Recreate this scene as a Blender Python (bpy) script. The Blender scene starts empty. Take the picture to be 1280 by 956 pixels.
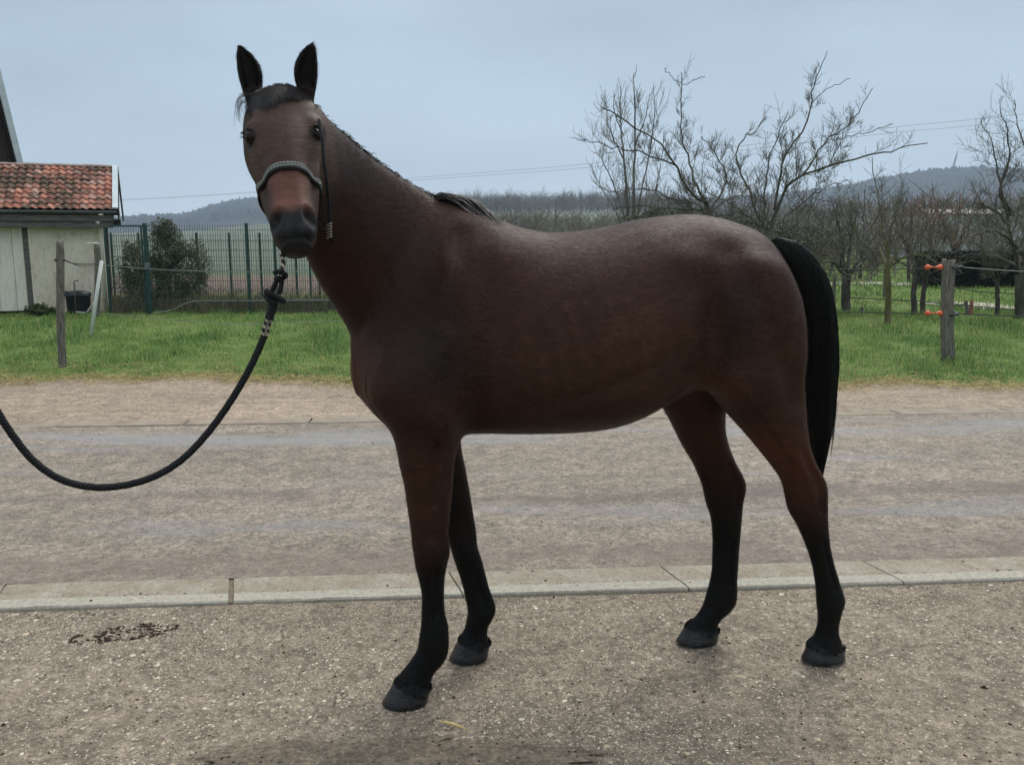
import bpy, bmesh, math, random
import numpy as np
from mathutils import Vector, Matrix

S = bpy.context.scene
R = math.radians
C = S.collection

# ------------------------------------------------------------------ camera
PITCH = R(9.34)
FPX = 1100.0          # focal length in photo pixels (photo is 1280 x 956)
CAM_H = 1.5
cam_d = bpy.data.cameras.new("camera")
cam = bpy.data.objects.new("camera", cam_d)
C.objects.link(cam)
cam.location = (0, 0, CAM_H)
cam.rotation_euler = (R(90) - PITCH, 0, 0)
cam_d.sensor_width = 36.0
cam_d.lens = 36.0 * FPX / 1280.0
cam_d.clip_start = 0.05
cam_d.clip_end = 20000
S.camera = cam

# ------------------------------------------------------------------ world, sun, exposure
SUN_EL, SUN_AZ = R(50), R(28)      # azimuth measured clockwise from +Y (straight ahead)
w = bpy.data.worlds.new("World")
S.world = w
w.use_nodes = True
nt = w.node_tree
nt.nodes.clear()
def N(nt, typ, **kw):
    n = nt.nodes.new(typ)
    for k, v in kw.items():
        setattr(n, k, v)
    return n
out = N(nt, "ShaderNodeOutputWorld")
bg_sky = N(nt, "ShaderNodeBackground"); bg_sky.inputs[1].default_value = 0.05
sky = N(nt, "ShaderNodeTexSky", sky_type='NISHITA')
sky.sun_disc = False; sky.sun_elevation = SUN_EL; sky.sun_rotation = SUN_AZ
sky.air_density = 1.0; sky.dust_density = 3.0
nt.links.new(sky.outputs[0], bg_sky.inputs[0])
# the closed cloud deck: paler and brighter low down, slate blue above, softly mottled
tc = N(nt, "ShaderNodeTexCoord")
sep = N(nt, "ShaderNodeSeparateXYZ")
nt.links.new(tc.outputs["Generated"], sep.inputs[0])
ramp = N(nt, "ShaderNodeValToRGB")
cr = ramp.color_ramp
cr.interpolation = 'B_SPLINE'
SKYR = [(0.0, (0.670, 0.735, 0.785)), (0.045, (0.540, 0.620, 0.685)), (0.12, (0.355, 0.440, 0.520)),
        (0.26, (0.268, 0.342, 0.415)), (0.50, (0.56, 0.62, 0.69)), (1.0, (0.98, 0.99, 1.0))]
while len(cr.elements) < len(SKYR):
    cr.elements.new(0.5)
for e, (p, c) in zip(cr.elements, SKYR):
    e.position = p; e.color = (*c, 1)
mp = N(nt, "ShaderNodeMapping"); mp.inputs["Scale"].default_value = (1.0, 1.0, 3.5)
noi = N(nt, "ShaderNodeTexNoise"); noi.inputs["Scale"].default_value = 1.6; noi.inputs["Detail"].default_value = 5; noi.inputs["Roughness"].default_value = 0.5
mr = N(nt, "ShaderNodeMapRange"); mr.inputs[1].default_value = 0.3; mr.inputs[2].default_value = 0.7; mr.inputs[3].default_value = 0.78; mr.inputs[4].default_value = 1.22
mul = N(nt, "ShaderNodeVectorMath", operation='SCALE')
nt.links.new(tc.outputs["Generated"], mp.inputs[0]); nt.links.new(mp.outputs[0], noi.inputs["Vector"])
nt.links.new(noi.outputs[0], mr.inputs[0]); nt.links.new(sep.outputs[2], ramp.inputs[0])
nt.links.new(ramp.outputs[0], mul.inputs[0]); nt.links.new(mr.outputs[0], mul.inputs["Scale"])
bg_cl = N(nt, "ShaderNodeBackground"); bg_cl.inputs[1].default_value = 1.0
nt.links.new(mul.outputs[0], bg_cl.inputs[0])
mixs = N(nt, "ShaderNodeMixShader"); mixs.inputs[0].default_value = 0.93
nt.links.new(bg_sky.outputs[0], mixs.inputs[1]); nt.links.new(bg_cl.outputs[0], mixs.inputs[2])
nt.links.new(mixs.outputs[0], out.inputs[0])

sun_d = bpy.data.lights.new("sun", 'SUN')
sun_d.energy = 1.5; sun_d.angle = R(28); sun_d.color = (1.0, 0.95, 0.88)
sun = bpy.data.objects.new("sun", sun_d); C.objects.link(sun)
sun.rotation_euler = (R(90) - SUN_EL, 0, -SUN_AZ + math.pi)
sun.location = (3, 10, 30)
S.view_settings.view_transform = 'Standard'
S.view_settings.look = 'None'
S.view_settings.exposure = 0.58
S.view_settings.gamma = 1.0
S.view_settings.use_curve_mapping = False
S.cycles.volume_bounces = 0
S.cycles.volume_step_rate = 1.0
S.cycles.volume_max_steps = 64
S.cycles.max_bounces = 6
S.cycles.transparent_max_bounces = 8

# ------------------------------------------------------------------ helpers
_cp, _sp = math.cos(PITCH), math.sin(PITCH)
def ray(px, py):
    u = (px - 640.0) / FPX; v = (478.0 - py) / FPX
    return np.array([u, _cp + v * _sp, -_sp + v * _cp])
def gpt(px, py, z=0.0):
    """point of the level z seen at a photo pixel"""
    r = ray(px, py); k = (z - CAM_H) / r[2]
    return np.array([r[0] * k, r[1] * k, z])
def ypt(px, py, Y):
    """point at distance Y seen at a photo pixel"""
    r = ray(px, py); k = Y / r[1]
    return np.array([r[0] * k, Y, CAM_H + r[2] * k])

def tag(o, label=None, cat=None, group=None, kind=None):
    if label: o["label"] = label
    if cat: o["category"] = cat
    if group: o["group"] = group
    if kind: o["kind"] = kind
    return o
def empty(name, loc=(0, 0, 0), rz=0.0):
    o = bpy.data.objects.new(name, None); C.objects.link(o)
    o.location = loc; o.rotation_euler = (0, 0, rz); o.empty_display_size = 0.1
    return o
def mesh_np(name, V, F, mat=None, parent=None, smooth=True, attr=None):
    """V (n,3), F (m,3) or (m,4) arrays -> ONE mesh object"""
    me = bpy.data.meshes.new(name)
    V = np.asarray(V, np.float32); F = np.asarray(F, np.int32)
    k = F.shape[1]
    me.vertices.add(len(V)); me.vertices.foreach_set("co", V.ravel())
    me.loops.add(F.size); me.loops.foreach_set("vertex_index", F.ravel())
    me.polygons.add(len(F)); me.polygons.foreach_set("loop_start", np.arange(0, F.size, k, dtype=np.int32))
    me.update(calc_edges=True)
    me.polygons.foreach_set("use_smooth", np.full(len(F), smooth))
    if attr:
        for an, arr in attr.items():
            if arr.ndim == 2:
                a = me.attributes.new(an, 'FLOAT_COLOR', 'POINT')
                a.data.foreach_set("color", np.asarray(arr, np.float32).ravel())
            else:
                a = me.attributes.new(an, 'FLOAT', 'POINT')
                a.data.foreach_set("value", np.asarray(arr, np.float32).ravel())
    if mat: me.materials.append(mat)
    o = bpy.data.objects.new(name, me); C.objects.link(o)
    if parent: o.parent = parent
    return o
def obj_bm(name, bm, mat=None, parent=None, smooth=False, bevel=0):
    me = bpy.data.meshes.new(name)
    bm.to_mesh(me); bm.free()
    if smooth:
        for p in me.polygons: p.use_smooth = True
    if mat: me.materials.append(mat)
    o = bpy.data.objects.new(name, me); C.objects.link(o)
    if parent: o.parent = parent
    return o
def share(name, me, parent, loc=(0, 0, 0), rot=(0, 0, 0), sc=(1, 1, 1)):
    o = bpy.data.objects.new(name, me); C.objects.link(o); o.parent = parent
    o.location = loc; o.rotation_euler = rot; o.scale = sc
    return o
def box(bm, lo, hi, bev=0.0, M=None):
    g = bmesh.ops.create_cube(bm, size=1.0)
    vs = g["verts"]
    lo = Vector(lo); hi = Vector(hi)
    for v in vs:
        v.co = Vector(((lo[i] + hi[i]) / 2 + v.co[i] * (hi[i] - lo[i])) for i in range(3))
    if bev > 0:
        es = list({e for v in vs for e in v.link_edges})
        r = bmesh.ops.bevel(bm, geom=es, offset=bev, segments=1, affect='EDGES')
        vs = list({v for f in r["faces"] for v in f.verts} | set(v for v in vs if v.is_valid))
    if M is not None:
        for v in vs: v.co = M @ v.co
    return vs

def tubes(paths, radii, sides=4):
    """list of (n,3) polylines and matching radii -> V, F of joined open tubes"""
    Vs, Fs, base = [], [], 0
    ang = np.arange(sides) * 2 * math.pi / sides
    ca, sa = np.cos(ang), np.sin(ang)
    for P, r in zip(paths, radii):
        P = np.asarray(P, float); n = len(P)
        if n < 2: continue
        r = np.broadcast_to(np.asarray(r, float), (n,))
        T = np.gradient(P, axis=0)
        T /= np.linalg.norm(T, axis=1)[:, None] + 1e-12
        ref = np.array([0, 0, 1.0]) if abs(T[:, 2]).mean() < 0.8 else np.array([1.0, 0, 0])
        A = np.cross(T, ref); A /= np.linalg.norm(A, axis=1)[:, None] + 1e-9
        B = np.cross(T, A)
        ring = P[:, None, :] + r[:, None, None] * (ca[None, :, None] * A[:, None, :] + sa[None, :, None] * B[:, None, :])
        Vs.append(ring.reshape(-1, 3))
        i = np.arange(n - 1)[:, None] * sides; j = np.arange(sides)[None, :]; j2 = (j + 1) % sides
        F = np.stack([i + j, i + j2, i + sides + j2, i + sides + j], -1).reshape(-1, 4) + base
        Fs.append(F); base += n * sides
    return np.concatenate(Vs), np.concatenate(Fs)
def tube_closed(paths, radii, sides=6):
    """as tubes(), with the ends drawn to a point"""
    P2, R2 = [], []
    for P, r in zip(paths, radii):
        P = np.asarray(P, float); r = np.broadcast_to(np.asarray(r, float), (len(P),))
        P2.append(np.vstack([P[0] + (P[0] - P[1]) * 1e-3, P, P[-1] + (P[-1] - P[-2]) * 1e-3]))
        R2.append(np.concatenate([[1e-5], r, [1e-5]]))
    return tubes(P2, R2, sides)
def spline(pts, n):
    """Catmull-Rom through pts (rows of any width), n samples"""
    P = np.asarray(pts, float); m = len(P)
    P = np.vstack([2 * P[0] - P[1], P, 2 * P[-1] - P[-2]])
    t = np.linspace(0, m - 1, n); i = np.minimum(t.astype(int), m - 2); f = (t - i)[:, None]
    p0, p1, p2, p3 = P[i], P[i + 1], P[i + 2], P[i + 3]
    return 0.5 * ((2 * p1) + (-p0 + p2) * f + (2 * p0 - 5 * p1 + 4 * p2 - p3) * f ** 2 + (-p0 + 3 * p1 - 3 * p2 + p3) * f ** 3)

# ------------------------------------------------------------------ material helpers
def new_mat(name, rough=0.8, spec=0.3):
    m = bpy.data.materials.new(name); m.use_nodes = True
    t = m.node_tree; b = t.nodes["Principled BSDF"]
    b.inputs["Roughness"].default_value = rough
    b.inputs["Specular IOR Level"].default_value = spec
    return m, t, b
def noise(t, scale, detail=4, rough=0.55, vec=None, dim='3D', dist=0.0):
    n = t.nodes.new("ShaderNodeTexNoise"); n.inputs["Scale"].default_value = scale
    n.inputs["Detail"].default_value = detail; n.inputs["Roughness"].default_value = rough
    n.inputs["Distortion"].default_value = dist
    if vec is not None: t.links.new(vec, n.inputs["Vector"])
    return n.outputs[0]
def rampn(t, fac, stops, interp='LINEAR'):
    r = t.nodes.new("ShaderNodeValToRGB"); c = r.color_ramp; c.interpolation = interp
    while len(c.elements) < len(stops): c.elements.new(0.5)
    for e, (p, col) in zip(c.elements, stops):
        e.position = p
        e.color = (*col, 1) if not isinstance(col, (int, float)) else (col, col, col, 1)
    t.links.new(fac, r.inputs[0])
    return r.outputs[0]
def mixc(t, fac, a, b, mode='MIX'):
    m = t.nodes.new("ShaderNodeMix"); m.data_type = 'RGBA'; m.blend_type = mode
    for s, v in ((m.inputs[0], fac), (m.inputs[6], a), (m.inputs[7], b)):
        if isinstance(v, (int, float)): s.default_value = v
        elif isinstance(v, tuple): s.default_value = (*v, 1)
        else: t.links.new(v, s)
    return m.outputs[2]
def math_n(t, op, a, b=None, c=None):
    m = t.nodes.new("ShaderNodeMath"); m.operation = op
    for i, v in enumerate((a, b, c)):
        if v is None: continue
        if isinstance(v, (int, float)): m.inputs[i].default_value = v
        else: t.links.new(v, m.inputs[i])
    return m.outputs[0]
def coord(t, which="Object", scale=(1, 1, 1), rot=(0, 0, 0)):
    c = t.nodes.new("ShaderNodeTexCoord"); m = t.nodes.new("ShaderNodeMapping")
    m.inputs["Scale"].default_value = scale; m.inputs["Rotation"].default_value = rot
    t.links.new(c.outputs[which], m.inputs[0])
    return m.outputs[0]
def bump(t, b, height, strength=0.3, dist=0.01):
    n = t.nodes.new("ShaderNodeBump"); n.inputs["Strength"].default_value = strength
    n.inputs["Distance"].default_value = dist
    t.links.new(height, n.inputs["Height"]); t.links.new(n.outputs[0], b.inputs["Normal"])
    return n
def speckle_mat(name, stops, scale=8.0, rough=0.8, spec=0.3, bumpd=0.004, vscale=(1, 1, 1), detail=6):
    """plain weathered material: noise ramp colour with a fine bump"""
    m, t, b = new_mat(name, rough, spec)
    v = coord(t, "Object", vscale)
    n = noise(t, scale, detail, 0.6, v)
    t.links.new(rampn(t, n, stops), b.inputs["Base Color"])
    bump(t, b, noise(t, scale * 6, 4, 0.6, v), 0.5, bumpd)
    return m

# =================================================================== THE HORSE
# local frame of the horse: s along the body (chest -> tail), t away from the road-side viewer, z up
H0 = np.array([-0.30, 2.79]); PSI = R(9.0)
HU = np.array([math.cos(PSI), math.sin(PSI)]); HV = np.array([-math.sin(PSI), math.cos(PSI)])
def w2l(P):
    P = np.asarray(P, float); d = P[..., :2] - H0
    return np.stack([d @ HU, d @ HV, P[..., 2]], -1)
def l2w(L):
    L = np.asarray(L, float)
    xy = H0 + L[..., :1] * HU + L[..., 1:2] * HV
    return np.concatenate([xy, L[..., 2:3]], -1)
def hpt(px, py, t=0.0):
    """horse-frame point on the lengthwise plane t seen at a photo pixel"""
    r = ray(px, py); n = HV
    k = (t + H0 @ n) / (r[:2] @ n)
    P = np.array([r[0] * k, r[1] * k, CAM_H + r[2] * k])
    return w2l(P)

VOX = 0.0052
lo = np.array([-0.58, -0.84, -0.004]); hi = np.array([1.56, 0.36, 2.12])
nx, ny, nz = [int((hi[i] - lo[i]) / VOX) + 1 for i in range(3)]
gx = lo[0] + VOX * np.arange(nx); gy = lo[1] + VOX * np.arange(ny); gz = lo[2] + VOX * np.arange(nz)
D = np.full((nx, ny, nz), 0.25, np.float32)
def blk(bmin, bmax):
    sl, ax = [], []
    for i, g in enumerate((gx, gy, gz)):
        a = max(int((bmin[i] - lo[i]) / VOX), 0); b = min(int((bmax[i] - lo[i]) / VOX) + 2, len(g))
        if b <= a: return None
        sl.append(slice(a, b)); ax.append(g[a:b].astype(np.float32))
    return tuple(sl), ax[0][:, None, None], ax[1][None, :, None], ax[2][None, None, :]
def smin(a, b, k):
    h = np.maximum(k - np.abs(a - b), 0) / k
    return np.minimum(a, b) - h * h * k * 0.25
def ell_sweep(sts, k, m=40, frames=None, tl=None, reg=None):
    """stations: s,t,z, up-radius, side-radius ; ellipsoids swept along a spline"""
    Q = spline(sts, m); P = Q[:, :3]; A = Q[:, 3]; B = Q[:, 4]
    T = np.gradient(P, axis=0); T /= np.linalg.norm(T, axis=1)[:, None]
    bm_, bx_ = P.min(0) - A.max() - 0.08, P.max(0) + A.max() + 0.08
    r = blk(bm_, bx_)
    sl, X, Y, Z = r
    E = np.full(D[sl].shape, 0.25, np.float32)
    o0 = np.array([sl[0].start, sl[1].start, sl[2].start])
    for i in range(m):
        rad = max(A[i], B[i]) + 0.06
        q = blk(P[i] - rad, P[i] + rad)
        if q is None: continue
        s2, x, y, z = q
        s3 = tuple(slice(max(s2[j].start - o0[j], 0), min(s2[j].stop - o0[j], E.shape[j])) for j in range(3))
        off = [o0[j] + s3[j].start - s2[j].start for j in range(3)]
        x = x[off[0]:off[0] + s3[0].stop - s3[0].start]; y = y[:, off[1]:off[1] + s3[1].stop - s3[1].start]; z = z[:, :, off[2]:off[2] + s3[2].stop - s3[2].start]
        if frames is None:
            side = np.cross(T[i], [0, 0, 1.0])
            if np.linalg.norm(side) < 0.2: side = np.array([0, 1.0, 0])
        else: side = frames
        side = side - T[i] * (side @ T[i]); side = side / np.linalg.norm(side)
        up = np.cross(side, T[i])
        L = min(A[i], B[i]) * (tl if tl else 1.0)
        dx, dy, dz = x - P[i, 0], y - P[i, 1], z - P[i, 2]
        u = (dx * up[0] + dy * up[1] + dz * up[2]) / A[i]
        v = (dx * side[0] + dy * side[1] + dz * side[2]) / B[i]
        w_ = (dx * T[i, 0] + dy * T[i, 1] + dz * T[i, 2]) / L
        d = (np.sqrt(u * u + v * v + w_ * w_) - 1) * min(A[i], B[i])
        E[s3] = np.minimum(E[s3], d.astype(np.float32))
    D[sl] = smin(D[sl], E, k)
def z_leg(rows, k, nexp=2.0, zpad=0.0):
    """rows: z, s_front, s_rear, t_centre, t_radius (z descending)"""
    rows = sorted(rows, key=lambda r: r[0]); A = spline(rows, 120)
    zmin, zmax = rows[0][0], rows[-1][0]
    r = blk((A[:, 1].min() - .06, (A[:, 3] - A[:, 4]).min() - .06, zmin - .06), (A[:, 2].max() + .06, (A[:, 3] + A[:, 4]).max() + .06, zmax + .06))
    sl, X, Y, Z = r
    zz = Z.ravel()
    f = lambda c: np.interp(zz, A[:, 0], A[:, c]).astype(np.float32)[None, None, :]
    sf, sr, tc_, tr = f(1), f(2), f(3), f(4)
    cs = (sf + sr) / 2; rs = np.maximum((sr - sf) / 2, 0.004)
    u = np.abs((X - cs) / rs); v = np.abs((Y - tc_) / tr)
    q = (u ** nexp + v ** nexp) ** (1 / nexp)
    d = (q - 1) * np.minimum(rs, tr)
    cap = np.maximum(zmin - Z, Z - zmax)
    d = np.maximum(d, cap)
    D[sl] = smin(D[sl], d.astype(np.float32), k)
def bumpf(c, rad, amp, axis=None):
    """raise (amp > 0) or hollow (amp < 0) the skin round a point; rad = 3 radii, axis = optional 3x3 rows"""
    c = np.asarray(c, float); rad = np.broadcast_to(np.asarray(rad, float), (3,))
    e = rad.max() * 2.2
    r = blk(c - e, c + e)
    if r is None: return
    sl, X, Y, Z = r
    dx, dy, dz = X - c[0], Y - c[1], Z - c[2]
    if axis is None: a, b, g = dx, dy, dz
    else: a, b, g = [dx * ax[0] + dy * ax[1] + dz * ax[2] for ax in axis]
    D[sl] -= (amp * np.exp(-((a / rad[0]) ** 2 + (b / rad[1]) ** 2 + (g / rad[2]) ** 2))).astype(np.float32)
def linef(pts, rad, amp, m=44):
    Q = spline(pts, m)
    r = blk(Q.min(0) - rad * 2.5, Q.max(0) + rad * 2.5); sl, X, Y, Z = r
    d2 = np.full(D[sl].shape, 9.0, np.float32)
    for q in Q: d2 = np.minimum(d2, (X - q[0]) ** 2 + (Y - q[1]) ** 2 + (Z - q[2]) ** 2)
    taper = 1.0
    D[sl] -= (amp * np.exp(-d2 / rad ** 2)).astype(np.float32)

# ---- trunk, parametrised along s: photo silhouette (px, y_top, y_bottom), half width, fullness low down
TR = [(448, 440, 488, .05), (457, 405, 500, .10), (472, 360, 516, .15), (495, 315, 538, .185), (530, 275, 548, .212), (565, 257, 546, .228),
      (600, 262, 543, .245), (640, 281, 543, .265), (680, 290, 542, .285), (720, 289, 540, .298), (760, 283, 535, .30), (795, 275, 524, .292),
      (830, 270, 506, .275), (860, 268, 492, .262), (890, 271, 485, .262), (920, 279, 485, .262), (945, 290, 487, .252), (960, 305, 490, .225),
      (974, 331, 490, .195), (984, 360, 478, .15), (989, 388, 450, .09)]
rows = []
for px, yt, yb, hw in TR:
    a = hpt(px, yt); b = hpt(px, yb - (4 if px > 540 else 0))
    rows.append((a[0], a[2], b[2], hw))
A = spline(rows, 200)
sl, X, Y, Z = blk((-0.40, -0.40, 0.70), (1.34, 0.40, 1.75))
xx = X.ravel()
ft = lambda c: np.interp(xx, A[:, 0], A[:, c]).astype(np.float32)[:, None, None]
zt, zb, hw = ft(1), ft(2), ft(3)
zc = zb + (zt - zb) * 0.46
hu, hd = zt - zc, zc - zb
dz_ = Z - zc
hz = np.where(dz_ > 0, hu, hd)
u = np.abs(Y) / hw; v = np.abs(dz_) / hz
nn = np.where(dz_ > 0, 1.85, 2.35)
q = (u ** nn + v ** nn) ** (1 / nn)
d = (q - 1) * np.minimum(hw, np.minimum(hu, hd))
d = np.maximum(d, np.maximum(rows[0][0] - X, X - rows[-1][0]))
D[sl] = np.minimum(D[sl], d.astype(np.float32))
del q, u, v, d, hz, nn, dz_

# ---- neck: matching points of the crest and of the underline, lateral offset, half width
def edge_sweep(sts, k, m, L=0.07, shrink=0.97):
    out_ = []
    for (tx, ty, bx, by, t_, b_) in sts:
        a = np.array(hpt(tx, ty, t_)); b = np.array(hpt(bx, by, t_)); out_.append([*a, *b, b_])
    Q = spline(out_, m)
    T0 = Q[:, :3]; B0 = Q[:, 3:6]; P = (T0 + B0) / 2; A = np.linalg.norm(T0 - B0, axis=1) / 2 * shrink; B = Q[:, 6]
    UP = (T0 - B0) / np.linalg.norm(T0 - B0, axis=1)[:, None]
    TG = np.gradient(P, axis=0)
    r = blk(P.min(0) - A.max() - .05, P.max(0) + A.max() + .05); sl, X, Y, Z = r
    E = np.full(D[sl].shape, 0.25, np.float32)
    for i in range(m):
        n = np.cross(UP[i], TG[i]); n /= np.linalg.norm(n); f = np.cross(n, UP[i])
        dx, dy, dz = X - P[i, 0], Y - P[i, 1], Z - P[i, 2]
        u = (dx * UP[i, 0] + dy * UP[i, 1] + dz * UP[i, 2]) / A[i]
        wv = B[i] * (1 - .38 * np.clip(u, 0, 1) ** 1.3)
        v = (dx * n[0] + dy * n[1] + dz * n[2]) / wv
        w_ = (dx * f[0] + dy * f[1] + dz * f[2]) / L
        E = np.minimum(E, ((np.sqrt(u * u + v * v + w_ * w_) - 1) * min(A[i], B[i])).astype(np.float32))
    D[sl] = smin(D[sl], E, k)
edge_sweep([(600, 275, 500, 470, 0, .17), (562, 254, 462, 478, 0, .165), (530, 236, 447, 436, 0, .142), (500, 218, 431, 404, -.03, .122), (466, 196, 411, 372, -.075, .104),
            (436, 171, 397, 340, -.125, .092), (410, 149, 384, 303, -.18, .082), (393, 130, 370, 255, -.225, .074)], 0.035, 40)
# ---- legs: photo rows (py, px front edge, px rear edge, t centre, t radius)
def leg(rows, k, nexp=2.0):
    out_ = []
    for py, xf, xr, t_, rt in rows:
        t_ += .045 * min(max((py - 480) / 250, 0), 1)
        a = hpt(xf, py, t_); b = hpt(xr, py, t_)
        out_.append(((a[2] + b[2]) / 2, a[0], b[0], t_, rt))
    z_leg(out_, k, nexp)
    return out_
NF = leg([(385, 510, 580, -.10, .05), (420, 480, 590, -.12, .075), (450, 468, 592, -.135, .085), (480, 468, 588, -.138, .086), (515, 480, 580, -.14, .082), (542, 491, 574, -.142, .076), (563, 496, 571, -.143, .070),
          (584, 500, 567, -.144, .063), (605, 505, 566, -.145, .056), (625, 508, 564, -.145, .050), (646, 511, 562, -.146, .044), (667, 514, 560, -.146, .040),
          (680, 515, 562, -.147, .043), (692, 517, 562, -.147, .045), (706, 519, 559, -.147, .042), (722, 523, 556, -.147, .034), (742, 527, 555, -.148, .029),
          (765, 527, 556, -.148, .027), (782, 526, 560, -.148, .031), (796, 524, 561, -.148, .036), (809, 522, 561, -.148, .036), (820, 516, 559, -.149, .034),
          (831, 508, 553, -.149, .033), (842, 499, 543, -.149, .036), (852, 494, 539, -.149, .043), (861, 490, 537, -.149, .047), (868, 488, 537, -.149, .046)], 0.05)
FF = leg([(440, 480, 600, .125, .085), (500, 500, 590, .125, .080), (546, 515, 576, .124, .070), (592, 535, 583, .124, .058), (621, 543, 588, .125, .050), (646, 550, 592, .125, .043),
          (665, 556, 595, .125, .040), (684, 563, 597, .125, .042), (700, 568, 602, .125, .038), (717, 574, 606.5, .125, .031), (734, 579, 611, .125, .028), (748, 582, 616, .125, .029),
          (758, 584, 619, .125, .034), (766, 584.5, 619, .125, .035), (775, 583, 615, .125, .034), (784, 581, 610, .125, .032), (792, 577, 609, .125, .035),
          (800, 574, 610, .125, .041), (808, 571, 611, .125, .045), (815, 570, 611, .125, .045)], 0.045)
NH = leg([(385, 880, 990, -.10, .09), (405, 872, 989, -.12, .120), (450, 868, 993, -.13, .128), (480, 882, 998, -.132, .120), (510, 905, 1004, -.13, .105), (528, 921, 1005.5, -.128, .094),
          (545, 936, 1008, -.126, .082), (562, 950, 1012, -.122, .070), (580, 964, 1019, -.117, .058), (596, 975, 1028, -.112, .049), (610, 980, 1033, -.108, .046), (635, 985.5, 1033.5, -.102, .047),
          (654, 996, 1034, -.098, .040), (674, 1005, 1036, -.095, .033), (693, 1012, 1039, -.092, .029), (712, 1017, 1044, -.090, .028), (732, 1020, 1050, -.088, .031), (744, 1021, 1054, -.087, .036),
          (753, 1021.5, 1055, -.087, .037), (766, 1023, 1051, -.086, .035), (778, 1023, 1048, -.086, .033), (790, 1020, 1047, -.085, .036), (800, 1015, 1050, -.085, .044), (808, 1012, 1052, -.084, .049), (815, 1010, 1053, -.084, .048)], 0.035)
FH = leg([(400, 800, 930, .10, .12), (450, 808, 920, .11, .115), (480, 818, 908, .12, .105), (505, 827, 906, .122, .095), (519, 835, 905, .123, .088), (538, 844.5, 905.5, .124, .078),
          (557, 854, 910, .124, .066), (577, 866, 918, .124, .056), (590, 872, 925, .124, .050), (603, 877, 931, .124, .046), (614, 880, 931.5, .124, .045), (628, 883, 928.5, .124, .045),
          (643, 888, 927, .124, .040), (656, 890, 926, .124, .036), (674, 891, 924.7, .124, .032), (693, 890.6, 923, .124, .029), (712, 890, 922, .124, .029), (728, 887, 921, .124, .032),
          (743, 883, 921, .124, .037), (755, 879, 919, .124, .037), (765, 873.5, 912, .123, .035), (772, 868, 903, .123, .034), (780, 861, 897.5, .123, .037), (787, 857, 897, .123, .043), (793, 855, 896, .123, .046)], 0.035)

# ---- chest, shoulders, haunches
def pp(px, py, t): return hpt(px, py, t)
ell_sweep([(*pp(470, 440, 0), .07, .10), (*pp(468, 468, 0), .07, .12), (*pp(487, 495, 0), .07, .14)], 0.04, 14)
for sg in (-1, 1):
    for c, rad, amp in ((pp(478, 482, 0), (.09, .07, .10), .020),      # point of the shoulder
                        (pp(530, 470, 0), (.13, .06, .10), .012), (pp(555, 330, 0), (.06, .05, .17), .012), (pp(600, 310, 0), (.08, .06, .05), .004),
                        (pp(548, 505, 0), (.05, .05, .07), .014), (pp(585, 505, 0), (.035, .07, .09), -.014),
                        (pp(838, 325, 0), (.08, .06, .06), .005), (pp(940, 370, 0), (.11, .06, .13), .016), (pp(893, 466, 0), (.05, .05, .06), .014),
                        (pp(858, 400, 0), (.055, .07, .13), -.020), (pp(905, 330, 0), (.07, .06, .05), .008), (pp(965, 440, 0), (.05, .06, .10), .008),
                        (pp(612, 400, 0), (.05, .07, .18), -.009), (pp(820, 355, 0), (.06, .06, .06), -.005), (pp(700, 430, 0), (.20, .07, .17), .010)):
        ty = {True: -1, False: 1}[sg < 0] * .22
        bumpf((c[0], ty, c[2]), rad, amp * 1.9)
bumpf(pp(447, 470, 0) + [0.0, 0, 0], (.04, .016, .06), -.005)
# stifle fold between flank and thigh
linef([pp(838, 500, -.20), pp(866, 478, -.215), (pp(885, 474, -.215))], .014, .009)
linef([pp(864, 486, -.21), pp(884, 484, -.215), (pp(900, 500, -.20))], .014, -.008)
# jugular groove, neck-shoulder line
linef([pp(415, 300, -.16), pp(436, 355, -.13), pp(470, 425, -.15)], .03, -.006)
linef([pp(535, 285, -.15), pp(520, 340, -.19), pp(497, 420, -.20)], .04, -.007)
# legs: forearm muscle split, knee, tendons, hock
def face(row, dt=-1.0):   # outer face point of a leg row
    return np.array([(row[1] + row[2]) / 2, row[3] + dt * row[4], row[0]])
def side_line(L, i0, i1, fr, rad, amp, dt=-1.0):
    amp *= 2.1
    pts = []
    for r_ in L[i0:i1 + 1]:
        pts.append(np.array([r_[1] + (r_[2] - r_[1]) * fr, r_[3] + dt * r_[4] * .9, r_[0]]))
    linef(pts, rad, amp)
side_line(NF, 5, 9, .62, .010, -.006); side_line(NF, 14, 17, .62, .007, -.006); side_line(FF, 9, 12, .62, .007, -.005)
side_line(NH, 7, 11, .72, .012, -.009); side_line(NH, 13, 16, .62, .007, -.006); side_line(FH, 7, 11, .72, .012, -.008, ); side_line(FH, 14, 17, .62, .007, -.006)
for L, i in ((NF, 12), (FF, 7)):
    for dt in (-1, 1): bumpf(face(L[i], dt), (.014, .012, .02), .006)
for L, i in ((NH, 10), (FH, 10)):
    for dt in (-1, 1): bumpf(face(L[i], dt) + [.004, 0, -.01], (.014, .012, .02), .005)

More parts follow.
